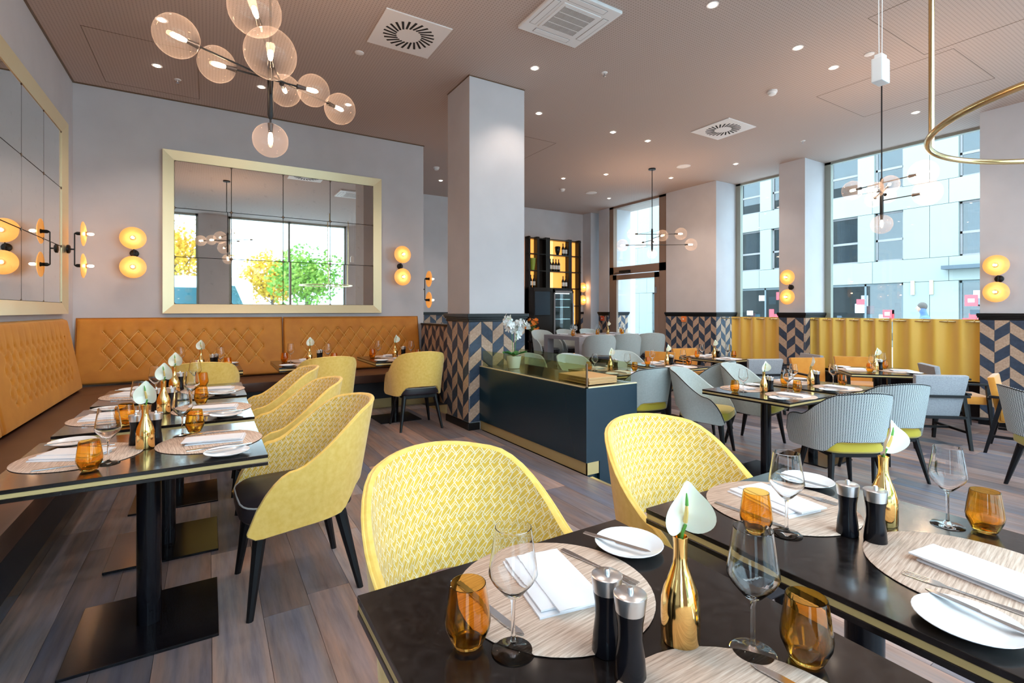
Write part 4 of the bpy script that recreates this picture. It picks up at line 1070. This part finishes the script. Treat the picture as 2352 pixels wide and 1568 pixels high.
ob('green_vase', MB().lathe([(0, 0), (.05, 0), (.075, .20), (.075, .30), (.068, .30), (0, .26)], 20).mesh('green_vase', 'pot_green'), None, (6.90, 10.29, 2.332), label='lime green vase at the left of the middle shelf', category='vase')
# orange flowers near the counter
fl = thing('flower_arrangement', 'bright orange flower arrangement in dark vase beside the pillar', 'flowers', (6.55, 9.75, 0))
part('stand', MB().lathe([(.16, 0), (.16, .02), (.03, .04), (.03, .55), (.12, .57), (.12, .60), (0, .60)], 16), 'black_gloss', fl)
vs_ = part('vase', MB().lathe([(.0, .60), (.05, .60), (.07, .70), (.04, .80), (.05, .82), (0, .80)], 16), 'black_gloss', fl)
om = MB()
for k in range(6):
    a = 2*pi*k/6; om.grid(lambda i, j, a=a: (.05*j*sin(a+(i-.5)*.8), .05*j*cos(a+(i-.5)*.8), .03*j), 3, 3)
om = om.mesh('blossom', 'petal_orange'); rn = random.Random(3)
for k in range(16):
    p = (rn.uniform(-.12, .14), rn.uniform(-.1, .1), .84+rn.uniform(0, .28)); ob('blossom', om, fl, p, (rn.uniform(-1, 1), rn.uniform(-1, 1), rn.random()*6)); part('stalk', MB().tube([(0, 0, .78), p], .003, 5), 'stem_green', fl)
# fire call points
for x, y, z, a, lb in [(8.625, 7.07, 1.14, -90, 'small orange alarm call point on the dark patterned pier'), (8.625, 9.62, 1.12, -90, 'small red alarm call point left of the glazed door')]:
    r_ = thing('alarm_call_point', lb, 'call point', (x, y, z), R(a)); part('case', MB().box(-.055, -.03, -.06, .055, 0, .06), 'orange_sign' if y < 8 else 'fire_red', r_, False, .004)
    part('button', MB().lathe([(.018, 0), (.018, .003), (0, .004)], 14), 'bottle_label', r_, rot=(pi/2, 0, 0), loc=(0, -.030, 0))

# ---------------------------------------------------------------- half curtains on brass rods
def curtain(y0, y1, label, ph=0, n=5, x=8.80):
    L_ = y1-y0; r_ = thing('cafe_curtain', label, 'curtain', (x, (y0+y1)/2, 0), 0, 'gold half-height curtains')
    z0, z1 = .36, 1.20
    def f(i, j):
        s_ = i*n*2*pi+ph; k = .55+.45*j
        return (-.034*k*sin(s_), (i-.5)*L_+.010*cos(s_*1.0), z0+(z1-z0)*j)
    b = MB(); b.grid(f, n*22, 10); b.grid(lambda i, j: tuple(Vector(f(i, j))+Vector((.004, 0, 0))), n*22, 10, flip=True)
    part('cloth', b, 'curtain', r_)
    for k in range(n):
        y = (-.5+(k+.75-ph/(2*pi))/n)*L_
        if abs(y) < L_/2: part('eyelet', MB().tube([(.0+.02*cos(a), y, 1.165+.02*sin(a)) for a in [2*pi*q/12 for q in range(12)]], .0035, 6, closed=True), 'brass', r_)
    return r_
curtain(5.05, 6.05, 'gold half curtain in the narrow window bay', .4, 4)
curtain(3.37, 4.60, 'gold half curtain in the wide bay, left one', 1.2, 6)
curtain(2.22, 3.36, 'gold half curtain in the wide bay, right one', 0, 4)
for y0, y1, lb in [(5.035, 6.30, 'brass curtain rod in the narrow bay'), (2.345, 4.575, 'brass curtain rod in the wide bay')]:
    ob('curtain_rod', MB().tube([(0, y0-y1+(y1-y0)/2, 0), (0, (y1-y0)/2, 0)], .009, 10).mesh('curtain_rod', 'brass'), None, (8.80, (y0+y1)/2, 1.165), label=lb, category='curtain rod')

# ---------------------------------------------------------------- outside: street, facade opposite, passer-by
struct('ground', MB().box(9.45, -30, -.6, 60, 60, -.32).box(-40, -60, -.6, 9.4, -1.12, -.32), 'pavement')
FX = 26.
fb = thing('office_building', 'pale panelled building across the street with dark window bands', 'building', (FX, 10, -.32))
def fz(y0, y1, z0, z1, x0=0, x1=.3): return MB().box(x0, y0-10, z0+.32, x1, y1-10, z1+.32)
cols = [(-6.5, -5.3), (-3.4, -2.2), (1.2, 2.4), (3.6, 4.8), (6.5, 7.68), (9.58, 10.67), (11.36, 12.57), (14.5, 15.55), (16.2, 17.4), (19.5, 20.7)]
shops = [(-6.5, -2.2), (1.2, 4.8), (6.3, 7.68), (9.58, 12.57), (14.5, 17.4), (19.5, 24.)]
rows = [(-.32, 2.55), (3.55, 5.75), (6.75, 9.3), (10.1, 12.4)]
part('core', fz(-14, 30, -.32, 14, .35, 8), 'ext_dark', fb, False)
# cladding panels around the windows
zc = [-.32, 2.55, 3.55, 5.75, 6.75, 9.3, 10.1, 12.4, 14.]
rn = random.Random(9)
for zi in range(len(zc)-1):
    z0, z1 = zc[zi], zc[zi+1]; band = zi % 2 == 1
    if band:
        ys = [-14+2.75*k for k in range(17)]; rng = list(zip(ys, ys[1:]))
    else:
        rng = []; cc_ = shops if zi == 0 else cols; edges_y = sorted({-14., 30.} | {v for c_ in cc_ for v in c_})
        for k in range(len(edges_y)-1):
            a, e = edges_y[k], edges_y[k+1]
            if (a, e) in cc_: continue
            n = max(1, round((e-a)/1.1)); rng += [(a+(e-a)*q/n, a+(e-a)*(q+1)/n) for q in range(n)]
    for a, e in rng:
        part('cladding_panel', fz(a+.008, e-.008, z0+.008, z1-.008, 0, .34), rn.choice(['facade', 'facade2']), fb, False)
for (a, e) in cols:
    for r_i, (z0, z1) in enumerate(rows):
        if r_i == 0: continue
        w = part('window', fz(a, e, z0, z0+.07, .16, .24).box(.16, a-10, z1-.07+.32, .24, e-10, z1+.32).box(.16, a-10, z0+.32, .24, a+.07-10, z1+.32).box(.16, e-.07-10, z0+.32, .24, e-10, z1+.32).box(.16, a-10, z0+.9+.32, .24, e-10, z0+1.0+.32), 'vent_grey', fb, False)
        part('pane', fz(a+.07, e-.07, z0+.07, z1-.07, .19, .21), 'facade_glass', w, False)
        if r_i == 2: part('blind', fz(a+.07, e-.07, z0+1.1, z1-.05, .24, .27), 'blind', w, False)
        elif rn.random() < .75:
            b = MB(); b.grid(lambda i, j, a=a, e=e, z0=z0, z1=z1: (.28+.025*sin(i*60), a-10+.1+(e-a)*.75*i, z0+.4+(z1-z0-.15)*j), 60, 1); part('curtain', b, 'house_curtain', w, False)
# shop fronts at street level
for (a, e) in shops:
    w = part('shopfront', fz(a, e, 2.45, 2.55, .1, .2).box(.1, a-10, 0, .2, a+.08-10, 2.87).box(.1, e-.08-10, 0, .2, e-10, 2.87).box(.1, (a+e)/2-.04-10, 0, .2, (a+e)/2+.04-10, 2.87).box(.1, a-10, 0, .2, e-10, .3), 'joint', fb, False)
    part('pane', fz(a+.08, e-.08, 0, 2.45, .14, .16), 'facade_glass', w, False)
    for k in range(10):
        y = a+.15+(e-a-.6)*rn.random(); z = .4+1.5*rn.random(); part('poster', fz(y, y+.18+.25*rn.random(), z, z+.2+.3*rn.random(), .12+.003*k, .13+.003*k), ['shop_red', 'shop_white', 'blind', 'shop_red', 'ext_dark'][k % 5], w, False)
part('sign', fz(10.0, 10.35, 1.0, 1.35, .02, .05), 'shop_red', fb, False); part('sign', fz(7.1, 7.5, 1.5, 1.95, .02, .05), 'shop_red', fb, False)
part('sign_mark', fz(10.08, 10.27, 1.1, 1.25, .01, .02), 'shop_white', fb, False); part('sign_mark', fz(7.2, 7.4, 1.65, 1.8, .01, .02), 'shop_white', fb, False)
part('canopy', fz(5.6, 8.1, 3.0, 3.15, -.5, 0), 'ext_dark', fb, False)
for y in (8.5, 9.15): part('wall_light', fz(y, y+.12, 2.0, 2.6, -.08, 0), 'gold_frame', fb, False)
# concrete block seen through the door
ob('concrete_wall', MB().box(-.15, -3, -1, .15, 3, 9).box(-.15, 3.02, -1, .15, 6, 9).mesh('concrete_wall', 'concrete', False), None, (15.5, 18.4, .68), label='rough grey concrete wall seen through the glazed door', category='wall')
# passer-by
me = bpy.data.meshes.new('person'); H = 1.0
J = {'pel': (0, 0, .96, .135), 'ch': (0, .03, 1.28, .155), 'nk': (0, .06, 1.50, .065), 'hd': (0, .09, 1.60, .085), 'top': (0, .09, 1.72, .075),
     'ls': (.19, .03, 1.42, .07), 'le': (.25, .0, 1.14, .05), 'lw': (.25, .16, .95, .035), 'rs': (-.19, .03, 1.42, .07), 're': (-.25, -.05, 1.14, .05), 'rw': (-.24, .02, .92, .035),
     'lh': (.09, 0, .90, .095), 'lk': (.10, .18, .52, .065), 'lf': (.10, .10, .09, .045), 'lt': (.10, .24, .05, .04), 'rh': (-.09, 0, .90, .095), 'rk': (-.10, -.05, .50, .065), 'rf': (-.10, -.25, .12, .045), 'rt': (-.10, -.13, .05, .04)}
K = list(J); E_ = [('pel', 'ch'), ('ch', 'nk'), ('nk', 'hd'), ('hd', 'top'), ('ch', 'ls'), ('ls', 'le'), ('le', 'lw'), ('ch', 'rs'), ('rs', 're'), ('re', 'rw'), ('pel', 'lh'), ('lh', 'lk'), ('lk', 'lf'), ('lf', 'lt'), ('pel', 'rh'), ('rh', 'rk'), ('rk', 'rf'), ('rf', 'rt')]
me.from_pydata([J[k][:3] for k in K], [(K.index(a), K.index(b_)) for a, b_ in E_], [])
pr = bpy.data.objects.new('person', me); COL.objects.link(pr); pr['label'] = 'passer-by in a blue jacket walking outside beyond the curtains'; pr['category'] = 'person'
md = pr.modifiers.new('skin', 'SKIN'); sv = me.skin_vertices[0].data
for i, k in enumerate(K): sv[i].radius = (J[k][3],)*2; sv[i].use_root = (k == 'pel')
pr.modifiers.new('sub', 'SUBSURF').levels = 2; me.materials.append(M['jacket_blue']); pr.location = (15.2, 5.1, -.32); pr.rotation_euler = (0, 0, R(20)); pr.scale = (1.04,)*3
b = MB().ball((0, .085, 1.675), .10, 14, sc=(.85, 1, 1.05)); part('hair', b, 'hair_dark', pr)
b = MB().ball((0, .115, 1.635), .088, 14, sc=(.80, .95, 1.15)).ball((0, .205, 1.63), .014, 6); part('face', b, 'skin', pr)
b = MB()
for s in ('l', 'r'):
    b.tube([J[s+'h'][:3], J[s+'k'][:3], J[s+'f'][:3]], [.12, .09, .07], 12)
part('trousers', b, 'trouser', pr)

# trees and bus behind the camera, seen in the mirror
def tree(x, y, h, m_, label, seed):
    rn = random.Random(seed); r_ = thing('street_tree', label, 'tree', (x, y, -.32), 0, 'trees reflected in the mirror')
    b = MB().tube([(0, 0, 0), (.05, 0, h*.4), (0, .05, h*.75)], [.12, .09, .04], 8)
    for k in range(7): a = rn.random()*6.28; b.tube([(0, 0, h*.35+k*h*.05), (cos(a)*h*.25, sin(a)*h*.25, h*.6+k*h*.04)], [.04, .012], 5)
    part('trunk', b, 'bark', r_)
    vs = []; fs = []
    for k in range(2600):
        a = rn.random()*6.28; u = rn.uniform(-1, 1); r = (rn.random()**.4)*h*.36*(1+.25*sin(3*a+u*2)); q = math.sqrt(1-u*u)
        p = Vector((r*q*cos(a), r*q*sin(a), h*.68+r*u*.85)); d1 = Vector((rn.uniform(-1, 1), rn.uniform(-1, 1), rn.uniform(-1, 1))).normalized()*.10; d2 = d1.orthogonal()*rn.uniform(.5, .9)
        n = len(vs); vs += [p-d1, p-d2, p+d1, p+d2]; fs.append((n, n+1, n+2, n+3))
    part('foliage', MB().add(vs, fs), m_, r_, False, kind='stuff')
tree(4.6, -15, 5.2, 'foliage', 'green street tree reflected in the middle of the back mirror', 1)
tree(9.0, -16, 5.6, 'foliage', 'green street tree reflected in the right half of the back mirror', 2)
tree(3.2, -19, 5.2, 'foliage_autumn', 'orange autumn tree reflected beyond the bus', 3)
tree(-1.6, -17, 6.5, 'foliage_autumn', 'yellowing tree reflected at the left of the back mirror', 4)
tree(13.5, -20, 6.0, 'foliage', 'street tree reflected at the right end of the back mirror', 5)
bs = thing('bus', 'white bus with teal windows parked outside, reflected in the mirror', 'bus', (-1.6, -9.6, -.32))
def roundbox(x0, x1, z0, z1, y0, y1, r=.25):
    P = []
    for (cx, cz, a0) in ((x1-r*2.2, z1-r, 0), (x0+r, z1-r, 90), (x0+.05, z0+.05, 180), (x1-.05, z0+.05, 270)):
        rr = r if cz > (z0+z1)/2 else .05; rx = rr*2.2 if (cx > (x0+x1)/2 and rr > .1) else rr
        for k in range(5): a = R(a0+22.5*k); P.append((cx+rx*cos(a), cz+rr*sin(a)))
    b = MB(); n = len(P); b.add([(x, y0, z) for x, z in P]+[(x, y1, z) for x, z in P], [tuple(range(n)), tuple(range(2*n-1, n-1, -1))]+[(i, n+i, n+(i+1) % n, (i+1) % n) for i in range(n)]); return b
part('body', roundbox(-4.4, 3.1, .35, 3.0, -1.2, 1.2, .35), 'bus_body', bs, True)
part('side_window', MB().box(-4.3, 1.19, 1.3, 1.4, 1.215, 2.55), 'bus_glass', bs, False)
part('windscreen', MB().add([(1.6, 1.215, 1.1), (3.05, 1.215, 1.1), (2.45, 1.215, 2.65), (1.6, 1.215, 2.65), (1.6, 1.19, 1.1), (3.05, 1.19, 1.1), (2.45, 1.19, 2.65), (1.6, 1.19, 2.65)], [(0, 3, 2, 1), (4, 5, 6, 7), (0, 1, 5, 4), (1, 2, 6, 5), (2, 3, 7, 6), (3, 0, 4, 7)]), 'bus_glass', bs, False)
for x in (-3.2, 1.9):
    mb = MB(); mb.T = Matrix.Translation((x, 1.1, .48)) @ Matrix.Rotation(-pi/2, 4, 'X'); mb.lathe([(.0, -.1), (.48, -.1), (.48, .12), (.25, .13), (0, .13)], 24); part('wheel', mb, 'black_matte', bs)
